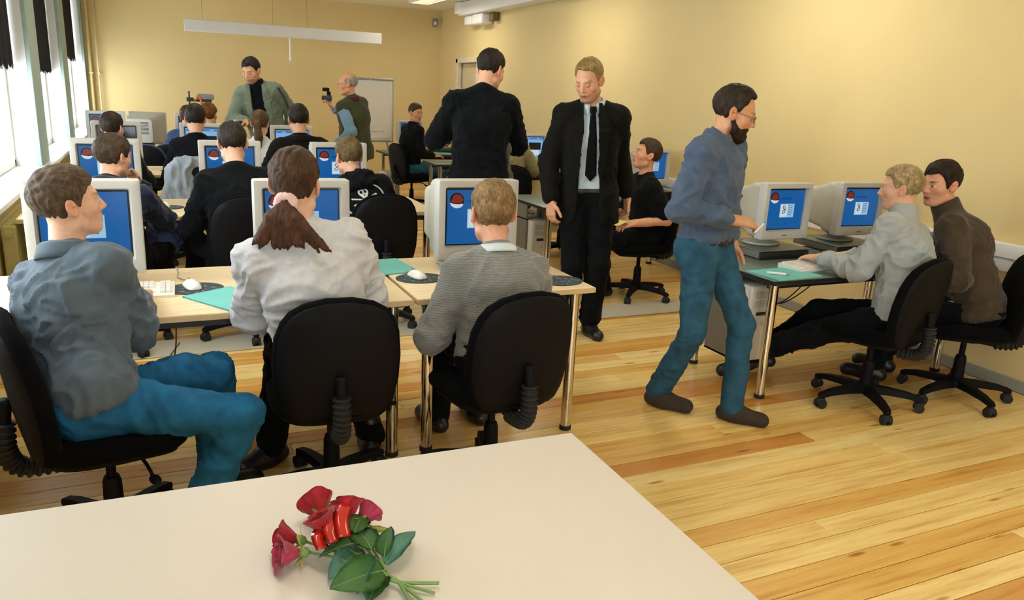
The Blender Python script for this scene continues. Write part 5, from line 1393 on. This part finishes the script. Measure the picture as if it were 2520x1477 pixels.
# second row -------------------------------------------------
chair(-.30, 4.95, (.05, 1), 'black swivel chair of the man resting his chin', base=.5)
p = Person('brown-haired man in a dark blue jacket resting his chin on his hand, second row', -.30, 4.97, (.12, 1), pel=(0, -.03, .55), headpos=(-.245, 5.11, 1.125), shw=.19, curve=22, head=(.72, .69), pitch=-6, neckf=.03, q=1.15, tone='d9a585', build=1.04)
p.arm('R', (-.125, 5.27, .935), pole=(.6, .3, -.9), hd=(-.45, -.15, .8), hn=(.6, .7, .3), curl=1.7, thumb=.9).arm('L', (-.38, 5.36, .78), pole=(-.8, -.2, -.7))
p.leg('L', (-.36, 5.38, .10)).leg('R', (-.02, 5.30, .10), toe=(.4, .9), pole=(.5, 1, .4))
p.body(); p.hair('4a3a28', 'bowl', .016, .010, wave=.003)
NV = cloth('navy_jacket', '152033', .7, .2, .4, 300); p.top(NV, .024, .02, fold=.009, loose=.018, seed=15., name='jacket'); p.collar(NV, .084, .03, .045)
p.pants(TRS); p.shoes(SHOE)

chair(.455, 5.02, (.0, 1), 'black swivel chair of the short-haired man in black, middle of the second row', base=.0, sz=1.06)
p = Person('short-haired man in a black sweater, seen from behind in the middle of the second row', .45, 5.02, (.02, 1), pel=(0, -.03, .56), headpos=(.412, 5.03, 1.215), shw=.20, curve=14, head=(-.08, 1), pitch=-12, neckf=.03, q=1.15, tone='e0b092', build=1.06)
p.arm('L', (.27, 5.28, .78), pole=(-.6, -.5, -.9)).arm('R', (.58, 5.34, .79), pole=(.5, -.3, -1))
p.leg('L', (.16, 5.35, .10), toe=(-.3, 1), pole=(-.4, 1, .4)).leg('R', (.55, 5.42, .10))
p.body(); p.hair('2b2118', 'short', .008, .008)
p.top(BLK2, .022, .02, fold=.008, loose=.016, seed=16., neck='crew', name='sweater'); p.pants(TRS); p.shoes(SHOE)

chair(1.31, 5.03, (.02, 1), 'black swivel chair of the person in the skull hoodie', base=.7, sz=1.06)
p = Person('person in a black hooded top with a white skull print on the back, second row', 1.27, 5.04, (-.05, 1), pel=(0, -.03, .55), headpos=(1.145, 5.12, 1.135), shw=.20, curve=20, head=(-.25, .97), pitch=-10, neckf=.03, q=1.15, tone='dba686', build=1.06)
p.arm('L', (1.07, 5.38, .78), pole=(-.5, -.2, -1)).arm('R', (1.40, 5.38, .79), pole=(.5, -.3, -1))
p.leg('L', (1.15, 5.42, .10)).leg('R', (1.38, 5.42, .10))
p.body(); p.hair('66522f', 'short', .009, .007)
hd_ = p.top(BLK, .024, .02, fold=.006, loose=.018, seed=17., name='hoodie')
J = p.J; S = Sdf(); nb = J['neck']-J['tf']*.045+J['u']*.0
for i in range(14):
    a = PI+PI*i/13; d = J['tr']*math.cos(a)*.10+J['tf']*math.sin(a)*.085; S.cap(nb+d-J['u']*.015, nb+d*.85+J['u']*(.03-.012*math.sin(a)), .024, .018, .03)
S.cap(nb-J['tf']*.06+J['u']*.01, nb-J['tf']*.070-J['u']*.02, .035, .035, .04)
p.add('hood', BLK, S.mesh(.009), lambda v: folds(v, .008, (14, 14, 14), 4.))
# skull print projected onto the back of the hoodie
me = hd_.data; bvh = BVHTree.FromPolygons([v.co for v in me.vertices], [tuple(q_.vertices) for q_ in me.polygons])
M_PRT = mat('white_print', 'b9b9b2', .8, .12, 40)
def decal(name, pts, off=.006):
    bm = bmesh.new(); vs = bm.faces.new([bm.verts.new((x, z, 0)) for x, z in pts])
    bmesh.ops.triangulate(bm, faces=bm.faces)
    for _ in range(2): bmesh.ops.subdivide_edges(bm, edges=list(bm.edges), cuts=1, use_grid_fill=True)
    base = J['chest']*.55+J['neck']*.45-J['u']*.022-J['tr']*.005
    for v in bm.verts:
        o_ = Vector(base+J['tr']*v.co.x+J['u']*v.co.y-J['tf']*.5); h_ = bvh.ray_cast(o_, Vector(J['tf']))
        v.co = (h_[0]-Vector(J['tf'])*off) if h_[0] is not None else Vector(base+J['tr']*v.co.x+J['u']*v.co.y-J['tf']*.14)
    m2 = bpy.data.meshes.new(name); bm.to_mesh(m2); bm.free(); return mesh_obj(name, m2, M_PRT, hd_)
cs = lambda cx, cz, rx, rz, a0=0, a1=360, n=20: [(cx+rx*math.cos(math.radians(a0+(a1-a0)*i/n)), cz+rz*math.sin(math.radians(a0+(a1-a0)*i/n))) for i in range(n)]
decal('skull_print', cs(0, .02, .034, .028, -40, 220)+[(-.016, -.012), (-.014, -.026), (.014, -.026), (.016, -.012)])
for ex, ez, er in ((-.014, .022, .009), (.014, .022, .009), (0, .002, .005)):
    decal('socket_print', cs(ex, ez, er, er*1.1, n=10), .008).data.materials[0] = BLK
for q in (-1, 1):
    decal('bone_print', [(-.085, -.018*q-.03), (-.08, -.026*q-.03), (.085, .018*q-.03), (.08, .028*q-.03)] if q > 0 else [(-.085, -.012), (-.085, -.002), (.085, -.05), (.085, -.058)])
    decal('arc_print', [(q*(.125+.012*k_)*math.cos(math.radians(t_)), -.03+(.105+.012*k_)*math.sin(math.radians(t_))) for k_, t_ in [(0, -35+8*i) for i in range(13)]+[(1, 61-8*i) for i in range(13)]])
    for kx in (.028, .062): decal('letter_print', [(q*kx-.012, -.105), (q*kx+.004, -.070), (q*kx+.016, -.078), (q*kx+.008, -.092), (q*kx+.014, -.122), (q*kx-.004, -.112)])
M_DK2 = BLK
p.pants(TRS); p.shoes(SHOE)

# third row ---------------------------------------------------
chair(-.35, 7.25, (0, 1), 'black swivel chair of the dark-jacketed man in the third row by the window', base=.3)
p = Person('dark-haired man in a dark jacket leaning at the switched-off monitor, third row', -.36, 7.28, (.1, 1), pel=(0, -.03, .55), headpos=(-.345, 7.40, 1.16), shw=.19, curve=20, head=(.45, .89), pitch=-4, neckf=.03, q=1.6)
p.arm('R', (-.2, 7.68, .78)).arm('L', (-.5, 7.68, .78)); p.leg('L', (-.45, 7.65, .1)).leg('R', (-.24, 7.65, .1))
p.body(); p.hair('33261a', 'thick', .012, .010); DKJ = cloth('dark_jacket', '211f22', .85, .2); p.top(DKJ, .022, .02, fold=.007, seed=18., name='jacket', neck='crew'); p.pants(TRS); p.shoes(SHOE)

chair(.30, 7.30, (.0, 1), 'black swivel chair with a pale grey jacket over it, third row', base=.2)
p = Person('dark-haired person in a black sweater seen from behind, third row centre', .31, 7.36, (0, 1), pel=(0, -.03, .57), headpos=(.312, 7.42, 1.245), shw=.19, curve=10, head=(.1, 1), pitch=-8, neckf=.02, q=1.6)
p.arm('R', (.46, 7.70, .79)).arm('L', (.17, 7.70, .79)); p.leg('L', (.2, 7.7, .1)).leg('R', (.42, 7.7, .1))
def updo(S, P, sc): S.ell(P(0, -.075, .06), A(.045, .04, .05), None, .03)
p.body(); p.hair('2a2016', 'short', .012, .014, updo); p.top(BLK, .02, .02, fold=.006, seed=19., name='sweater', neck='crew'); p.pants(TRS); p.shoes(SHOE)
gj = thing('jacket', 'pale grey jacket hung over the chair of the third-row person in black', 'jacket', (.30, 7.05, .66))
S = Sdf(); S.cap((-.16, -.01, .24), (.14, -.01, .26), .035, .035, .03); S.cap((-.20, -.0, .20), (-.24, .02, -.10), .05, .055, .04, (0, 1, 0), .6); S.cap((-.1, -.035, .2), (-.12, -.045, -.1), .05, .07, .05, (0, 1, 0), .35)
v, F, N = S.mesh(.011); v = v+N*folds(v, .014, (12, 12, 5), 6.)[:, None]; mesh_obj('draped_cloth', np_mesh('draped_cloth', v, F), cloth('pale_grey_nylon', '8e9599', .6, .12), gj)

chair(.87, 7.52, (0.1, 1), 'black swivel chair of the girl with the ponytail', base=.6)
p = Person('girl with a long light brown ponytail in a white top, third row', .87, 7.55, (.15, 1), pel=(0, -.03, .55), headpos=(.872, 7.58, 1.215), shw=.165, curve=10, head=(.3, .95), pitch=-4, q=1.6, scale=.94, tone='e0b294')
p.arm('R', (1.0, 7.86, .79)).arm('L', (.76, 7.86, .79)); p.leg('L', (.8, 7.85, .1)).leg('R', (.96, 7.85, .1))
def pony2(S, P, sc):
    S.cap(P(0, -.10, .03), P(0, -.125, -.02), .028, .03, .02); S.cap(P(0, -.125, -.02), P(0.01, -.13, -.13), .032, .036, .02); S.cap(P(0.01, -.13, -.13), P(.02, -.12, -.24), .036, .012, .02)
p.body(); c, R, sc = p.J['head'], p.J['Rh'], p.sc
p.hair('5c4326', 'pony', .012, .008); S = Sdf(); pony2(S, lambda x, y, z: c+R@(A(x, y, z)*sc), sc); p.add('ponytail', hair_mat('5c4326'), S.mesh(.008), lambda v: .003*(2*vnoise(v*np.array([120, 120, 30]))-1))
p.top(WHT, .016, .02, fold=.006, seed=20., neck='crew'); p.pants(JEAN); p.shoes(SHOE)

chair(1.15, 6.88, (0.05, 1), 'black swivel chair of the man in the black suit jacket, third row', base=.1)
p = Person('man with cropped dark hair in a black suit jacket seen from behind, third row', 1.14, 6.93, (.05, 1), pel=(0, -.03, .57), headpos=(1.122, 6.97, 1.285), shw=.21, curve=8, head=(-.1, 1), pitch=-6, q=1.5, build=1.08, scale=1.03)
p.arm('R', (1.36, 7.35, .79)).arm('L', (.93, 7.35, .79)); p.leg('L', (1.02, 7.3, .1)).leg('R', (1.26, 7.3, .1))
p.body(); p.hair('241a13', 'short', .008, .012); p.top(SUIT, .028, .02, fold=.005, seed=21., name='jacket', loose=.018); p.collar(SUIT, .082, .03, .045); p.pants(TRS); p.shoes(SHOE)

# back row -----------------------------------------------------
chair(.56, 9.32, (-.1, 1), 'black swivel chair of the auburn-haired person in the back row', base=.1)
p = Person('person with bushy auburn hair in the back row', .56, 9.38, (-.1, 1), pel=(0, -.03, .54), headpos=(.54, 9.44, 1.21), curve=14, head=(.5, .86), q=1.9, scale=.97)
p.arm('R', (.68, 9.75, .72)).arm('L', (.44, 9.75, .72)); p.leg('L', (.48, 9.78, .1)).leg('R', (.66, 9.78, .1))
p.body(); p.hair('7d4e22', 'pony', .02, .01, wave=.006); p.top(DKJ, .02, .02, fold=.006, seed=22., neck='crew'); p.pants(JEAN); p.shoes(SHOE)
chair(.20, 9.72, (.3, 1), 'blue swivel chair in the back row', CH_B, base=.3)
p = Person('person with brown hair partly hidden behind the third-row head in the back row', .30, 9.80, (.15, 1), pel=(0, -.03, .54), headpos=(.335, 9.86, 1.165), curve=16, head=(.3, 1), q=1.9, scale=.97)
p.arm('R', (.44, 10.1, .79)).arm('L', (.18, 10.1, .79)); p.leg('L', (.2, 10.15, .1)).leg('R', (.4, 10.15, .1))
p.body(); p.hair('4d3620', 'bowl', .014, .008); p.top(cloth('blue_top', '34466b', .9, .12), .02, .02, fold=.006, seed=23., neck='crew'); p.pants(JEAN); p.shoes(SHOE)
chair(-.06, 9.60, (.35, 1), 'blue swivel chair standing empty in the back row', CH_B, base=.9)
chair(-.42, 11.2, (0.2, -1), 'black swivel chair behind the back row', base=.9)

# right-hand side, far ------------------------------------------
chair(3.16, 10.25, (.96, .25), 'black swivel chair of the man in the black jacket, far corner', base=.25)
p = Person('man in a black jacket seated far back looking over his shoulder', 3.16, 10.25, (.96, .25), pel=(0, -.02, .56), headpos=(3.20, 10.24, 1.285), shw=.185, curve=10, head=(.48, -.88), pitch=-6, q=1.7, tone='cf9870')
p.arm('R', (3.44, 10.18, .72), pole=(-.3, -.4, -.9), hd=(.9, .1, 0)).arm('L', (3.42, 10.48, .74), hd=(.9, 0, 0)); p.leg('R', (3.50, 10.22, .1), toe=(1, .1), pole=(1, 0, .4)).leg('L', (3.52, 10.44, .1), toe=(1, .3), pole=(1, .2, .4))
p.body(browcol='4a3524'); p.hair('4a3a26', 'short', .006, .007); p.top(BLK, .022, .02, fold=.006, seed=24., name='jacket', neck='crew', loose=.018); p.pants(JEAN); p.shoes(SHOE)

chair(3.42, 7.52, (.4, .92), 'black swivel chair of the person in beige', base=.25)
p = Person('person in a beige shirt half hidden behind the tall man in black', 3.43, 7.58, (.45, .9), pel=(0, -.02, .55), headpos=(3.43, 7.60, 1.245), shw=.18, curve=10, head=(.75, .66), pitch=-6, q=1.6, tone='c98f68')
p.arm('R', (3.62, 7.78, .82), pole=(.7, -.5, -.6), hd=(-.5, .6, .5)).arm('L', (3.36, 7.95, .80)); p.leg('R', (3.6, 7.85, .1)).leg('L', (3.4, 7.95, .1))
p.body(bare=('R', 'L')); p.hair('2a1f16', 'short', .008, .008); BG = cloth('beige_shirt', '93865f', .9, .1); p.top(BG, .02, .02, sleeve=.95, fold=.007, seed=25., neck='crew', loose=.022); p.pants(TRS); p.shoes(SHOE)
chair(3.74, 6.92, (.25, 1), 'black swivel chair with its back towards the suit', base=.25); bpy.data.objects

# ------------------------------------------------------------------ flip chart, camcorder, bag, cables
fc = thing('flip_chart', 'white flip chart on a stand behind the older man', 'flip chart', (2.76, 11.0, 0))
MB().box((-.33, -.012, .86), (.33, .012, 1.70), .006, 2).build('board', M_WHITE, fc, angle=.6)
MB().box((-.345, -.016, 1.69), (.345, .016, 1.725), .006, 1).box((-.345, -.016, .84), (.345, .016, .865), .004, 1).box((-.345, -.016, .84), (-.328, .016, 1.72), .004, 1).box((.328, -.016, .84), (.345, .016, 1.72), .004, 1).build('board_frame', mat('alu_frame', 'a9a8a0', .4, .05, metal=.6), fc)
MB().box((-.30, -.02, .90), (.31, -.013, 1.67)).build('paper_pad', mat('chart_paper', 'e6ded0', .8, .03), fc)
for sx in (-1, 1): MB().cyl((sx*.02+.02, -.03, 1.705), (sx*.26+.05*sx, -.03, 1.705), .012, n=10).build('paper_clamp', M_GREY, fc)
ln = MB()
for i in range(9): x = -.24+i*.05; ln.box((x, -.0215, .985+.004*math.sin(i*2)), (x+random.uniform(.02, .045), -.0202, .992+.004*math.sin(i*2)))
tag(ln.build('faint_writing', mat('faint_ink', '8c8a80', .8), fc), kind='stuff')
for a, b in (((-.25, 0, .86), (-.36, -.12, 0)), ((.25, 0, .86), (.36, -.12, 0)), ((0, .02, 1.2), (0, .5, 0))): MB().cyl(a, b, .014, n=10).build('leg', M_GREY, fc)

tp = thing('camcorder', 'camcorder on a dark tripod with an orange strap above the back row heads', 'camcorder', (.40, 10.95, 0))
MB().cyl((0, 0, .5), (0, 0, 1.44), .012, n=10).build('tripod_column', M_DKST, tp)
for k in range(3): a = 2*PI*k/3; MB().cyl((0, 0, .75), (.32*math.cos(a), .32*math.sin(a), 0), .011, n=8).build('leg', M_DKST, tp)
MB().box((-.035, -.03, 1.31), (.055, .03, 1.36), .008, 1).build('pan_head', M_DKST, tp)
MB().box((.10, -.035, 1.34), (.30, .035, 1.41), .012, 2).build('camera_body', mat('grey_camcorder', '8b8d86', .5), tp, angle=.6); MB().box((.06, -.025, 1.31), (.27, .025, 1.34), .005, 1).build('mount_plate', M_DKST, tp)
MB().tube(spline([(.08, -.03, 1.33), (.10, -.045, 1.38), (.13, -.04, 1.35), (.14, -.035, 1.28), (.12, -.03, 1.22)], 5), .012, 8).build('strap', mat('orange_strap', 'd9743f', .7), tp, True)

bp = thing('backpack', 'blue backpack on the floor under the third row desk', 'backpack', (.02, 7.52, 0), .3)
S = Sdf(); S.ell((0, 0, .24), (.17, .11, .24), None, .03); S.ell((0, -.09, .16), (.12, .05, .12), None, .03); S.cap((-.08, .03, .46), (.08, .03, .46), .02, k=.03)
v, F, N = S.mesh(.011, cuts=[lambda X, Y, Z: -Z+0*X+0*Y]); v = v+N*folds(v, .010, (12, 12, 12), 2.)[:, None]; mesh_obj('bag', np_mesh('bag', v, F), cloth('blue_nylon', '394b75', .6, .25), bp)
for q in (-1, 1): MB().tube(spline([(q*.07, .10, .42), (q*.10, .16, .30), (q*.09, .12, .12)], 5), .012, 6).build('shoulder_strap', M_DKST, bp)

def cable(pts, label, r=.004, m=M_RUB, group='loose cables'):
    tag(MB().tube(spline(pts, 8), r, 6).build('cable', m, smooth=True), label, 'cable', group)
cable([(.02, 3.30, .70), (.01, 3.3, .5), (-.04, 3.75, .15), (-.08, 4.2, .01), (-.03, 4.6, .012), (.04, 4.9, .012)], 'thin dark cable hanging from the front desk to the floor', .003, mat('brown_cable', '5d4a35', .6))
cable([(3.20, 3.55, .66), (3.28, 3.5, .52), (3.42, 3.5, .50), (3.55, 3.56, .60), (3.62, 3.6, .66)], 'black cable looping under the boy\'s table, left loop')
cable([(3.32, 3.60, .66), (3.42, 3.62, .42), (3.60, 3.62, .36), (3.78, 3.6, .5), (3.85, 3.6, .66)], 'black cable hanging in a long loop under the boy\'s table')
cable([(3.30, 3.66, .66), (3.38, 3.68, .55), (3.52, 3.68, .40), (3.70, 3.68, .34), (3.95, 3.66, .5), (4.0, 3.7, .66)], 'black cable sagging lowest under the boy\'s table')
cable([(.05, 5.9, .70), (.10, 5.8, .5), (.3, 5.6, .3), (.5, 5.8, .02), (.6, 6.1, .01)], 'thin dark cable under the second row desk', .004)
# ------------------------------------------------------------------ roses
M_ROSE = mat('rose_red', 'cf2f3c', .55, .25, 30, spec=.3, sheen=.3)
M_ROSEP = mat('rose_pinkish', 'd54a68', .55, .2, 30, spec=.3, sheen=.3)
M_LEAF = mat('rose_leaf', '4d7a3c', .45, .25, 25, .2, 60); M_LEAF2 = mat('rose_leaf_pale', '6ba391', .5, .2, 25, .2, 60)
M_SEP = mat('sepal_yellow_green', 'a8ac48', .5, .2, 30); M_STEM = mat('rose_stem', '6d8a48', .5, .15, 20)
M_FOIL = mat('red_gloss_ribbon', 'b0180f', .12, .1, 10, coat=.6)
B0 = Vector((.235, 1.255, .7355))
bq = thing('rose_bouquet', 'small bunch of red roses with green leaves lying on the foreground table', 'bouquet', B0)
def orient(d, up=(0, 0, 1)):
    z = Vector(d).normalized(); x = z.cross(Vector(up)); x = x.normalized() if x.length > 1e-3 else Vector((1, 0, 0)); y = z.cross(x)
    return Matrix(((x.x, y.x, z.x), (x.y, y.y, z.y), (x.z, y.z, z.z))).to_4x4()
random.seed(21)
def petal(R, h, spread, a, curl, tw):
    bm = bmesh.new(); n, m_ = 8, 7; g = []
    for j in range(m_+1):
        t = j/m_; row = []
        wid = (.35+1.15*t-.55*t**3)*1.0
        for i in range(n+1):
            s_ = i/n*2-1; ang = a+s_*wid
            rr = R*(.28+.95*math.sin(min(1, t*1.1)*PI/2)*(1-.12*t))+spread*t**2+curl*max(0, t-.72)*(1-.3*abs(s_))
            z = h*t*(1-.10*s_*s_*t)-curl*.55*max(0, t-.78)
            rr *= 1+.05*math.sin(5*ang+tw)*t
            row.append(bm.verts.new((rr*math.cos(ang), rr*math.sin(ang), z)))
        g.append(row)
    for j in range(m_):
        for i in range(n): bm.faces.new((g[j][i], g[j][i+1], g[j+1][i+1], g[j+1][i]))
    bmesh.ops.solidify(bm, geom=list(bm.faces), thickness=.0009)
    me = bpy.data.meshes.new('petal'); bm.to_mesh(me); bm.free(); me.shade_smooth(); return me
def rose(pos, d, s=1., m=M_ROSE):
    pos = Vector(pos); M = Matrix.Translation(pos) @ orient(d) @ Matrix.Scale(s, 4)
    r = bpy.data.objects.new('rose', None); COL.objects.link(r); r.parent = bq; r.matrix_local = M; r.empty_display_size = .02
    for k, (cnt, R, h, sp, cu) in enumerate(((3, .0065, .043, .001, .002), (4, .0115, .044, .003, .010), (5, .0165, .042, .006, .022))):
        for i in range(cnt):
            mesh_obj('petal', petal(R, h*random.uniform(.95, 1.05), sp, 2*PI*(i+.37*k)/cnt, cu*random.uniform(.6, 1.3), random.uniform(0, 6)), m, r)
    MB().lathe([(.003, -.014), (.008, -.010), (.010, -.002), (.006, .004)], 12).build('receptacle', M_STEM, r, True)
    for i in range(5):
        a = 2*PI*i/5+.3; bm = []
        dv = Vector((math.cos(a), math.sin(a), 0)); sd = Vector((-dv.y, dv.x, 0)); L = random.uniform(.022, .032); rings = []
        for t in range(6):
            q = t/5; c = dv*(.008+.016*q+.006*q*q)+Vector((0, 0, -.004+L*q*.7-.012*q*q)); wd = .0055*(1-q)**.7+.0003
            rings.append([c-sd*wd, c+sd*wd, c+sd*wd*.7+Vector((0, 0, .0008)), c-sd*wd*.7+Vector((0, 0, .0008))])
        MB().loft(rings).build('sepal', M_SEP, r)
def leaf(base, d, nrmv, L, w, m, bend=.3):
    base, d, nv = Vector(base), Vector(d).normalized(), Vector(nrmv); nv = (nv-d*nv.dot(d)).normalized(); sd = d.cross(nv)
    bm = bmesh.new(); g = []; n = 10
    for i in range(n+1):
        t = i/n; wd = w*math.sin(PI*min(1, t**.8*.97+.03))**.75*(1+.06*math.sin(t*40)); c = base+d*L*t-nv*bend*L*t*t
        g.append([bm.verts.new(c+sd*wd*k+nv*abs(k)*wd*.28) for k in (-1, -.5, 0, .5, 1)])
    for a, b in zip(g, g[1:]):
        for i in range(4): bm.faces.new((a[i], a[i+1], b[i+1], b[i]))
    bmesh.ops.solidify(bm, geom=list(bm.faces), thickness=.0007)
    me = bpy.data.meshes.new('leaf'); bm.to_mesh(me); bm.free(); me.shade_smooth()
    lf = mesh_obj('leaf', me, m, bq)
    MB().tube([base+d*L*t/6-nv*bend*L*(t/6)**2+nv*.0006 for t in range(7)], [.0011-.00012*t for t in range(7)], 5).build('midrib', M_STEM, lf); return lf
node = Vector((.085, -.115, .016))        # where the stems meet
heads = [((.010, .100, .028), (-.15, 1., .30), 1.25, M_ROSE), ((-.045, .040, .026), (-1, .35, .25), 1.05, M_ROSE), ((-.048, .000, .025), (-1, -.10, .22), 1.12, M_ROSEP), ((.005, .018, .040), (-.35, .4, .9), 1.05, M_ROSE), ((.050, .055, .035), (.1, .7, .8), 1.1, M_ROSE), ((.075, .060, .026), (.75, .6, .35), .95, M_ROSEP)]
for pos, d, s_, m in heads:
    rose(pos, d, s_, m); q = Vector(pos)-Vector(d).normalized()*.012*s_
    MB().tube(spline([q, q*.6+node*.4+Vector((0, 0, .006)), node+Vector((random.uniform(-.006, .006), 0, random.uniform(-.004, .004)))], 6), .0026, 7).build('stem', M_STEM, bq, True)
for e_, r_ in (((.165, -.150, .008), .0032), ((.125, -.190, .006), .003), ((.105, -.215, .006), .0034), ((.150, -.170, .005), .0028)):
    MB().tube(spline([node+Vector((-.008, .01, .0)), node+Vector((.012, -.014, -.003)), Vector(e_)], 6), r_, 7).build('stem', M_STEM, bq, True)
leaf((.055, -.03, .028), (-.75, -.55, .05), (0, 0, 1), .085, .026, M_LEAF2, .25)
leaf((.060, -.06, .030), (-.45, -.80, .0), (-.3, .2, 1), .085, .026, M_LEAF2, .22)
leaf((.080, -.10, .022), (-.80, -.30, .25), (.1, -.5, 1), .10, .036, M_LEAF, .30)
leaf((.075, -.10, .016), (-.50, -.75, .02), (0, 0, 1), .07, .024, M_LEAF, .15)
leaf((.090, -.08, .018), (.62, .70, .45), (-.3, -.2, 1), .105, .024, M_LEAF2, .45)
leaf((.070, -.05, .035), (-.15, .98, .25), (0, -.3, 1), .085, .026, M_LEAF, .3)
leaf((.050, .00, .045), (.45, .85, .15), (.2, -.2, 1), .075, .022, M_LEAF, .3)
leaf((.055, -.03, .040), (-.85, .1, .1), (.1, .2, 1), .075, .026, M_LEAF, .35)
leaf((.088, -.07, .03), (.2, .55, .5), (-.5, -.2, .8), .06, .02, M_LEAF, .3)
leaf((.075, .02, .03), (.9, -.15, .12), (0, 0, 1), .055, .012, M_SEP, .3)
leaf((.07, .06, .03), (.55, .75, .35), (0, -.3, 1), .06, .006, M_SEP, .2)
for k, (pts, wd) in enumerate((([(.030, -.01, .045), (.030, .02, .066), (.045, .055, .072), (.060, .080, .056)], .016), ([(.010, -.015, .042), (.005, .005, .060), (.018, .030, .066), (.036, .040, .058)], .015), ([(-.012, -.020, .036), (-.016, .0, .05), (-.002, .016, .054)], .014))):
    sp = spline(pts, 6); rings = []
    for i, c in enumerate(sp):
        d = (sp[min(i+1, len(sp)-1)]-sp[max(0, i-1)]).normalized(); sd = d.cross(Vector((.3, -.2, 1))).normalized(); up = sd.cross(d)
        rings.append([c-sd*wd, c-sd*wd*.4+up*.004, c+sd*wd*.4+up*.004, c+sd*wd, c+sd*wd*.4+up*.003, c-sd*wd*.4+up*.003])
    MB().loft(rings).build('ribbon_loop', M_FOIL, bq, True)
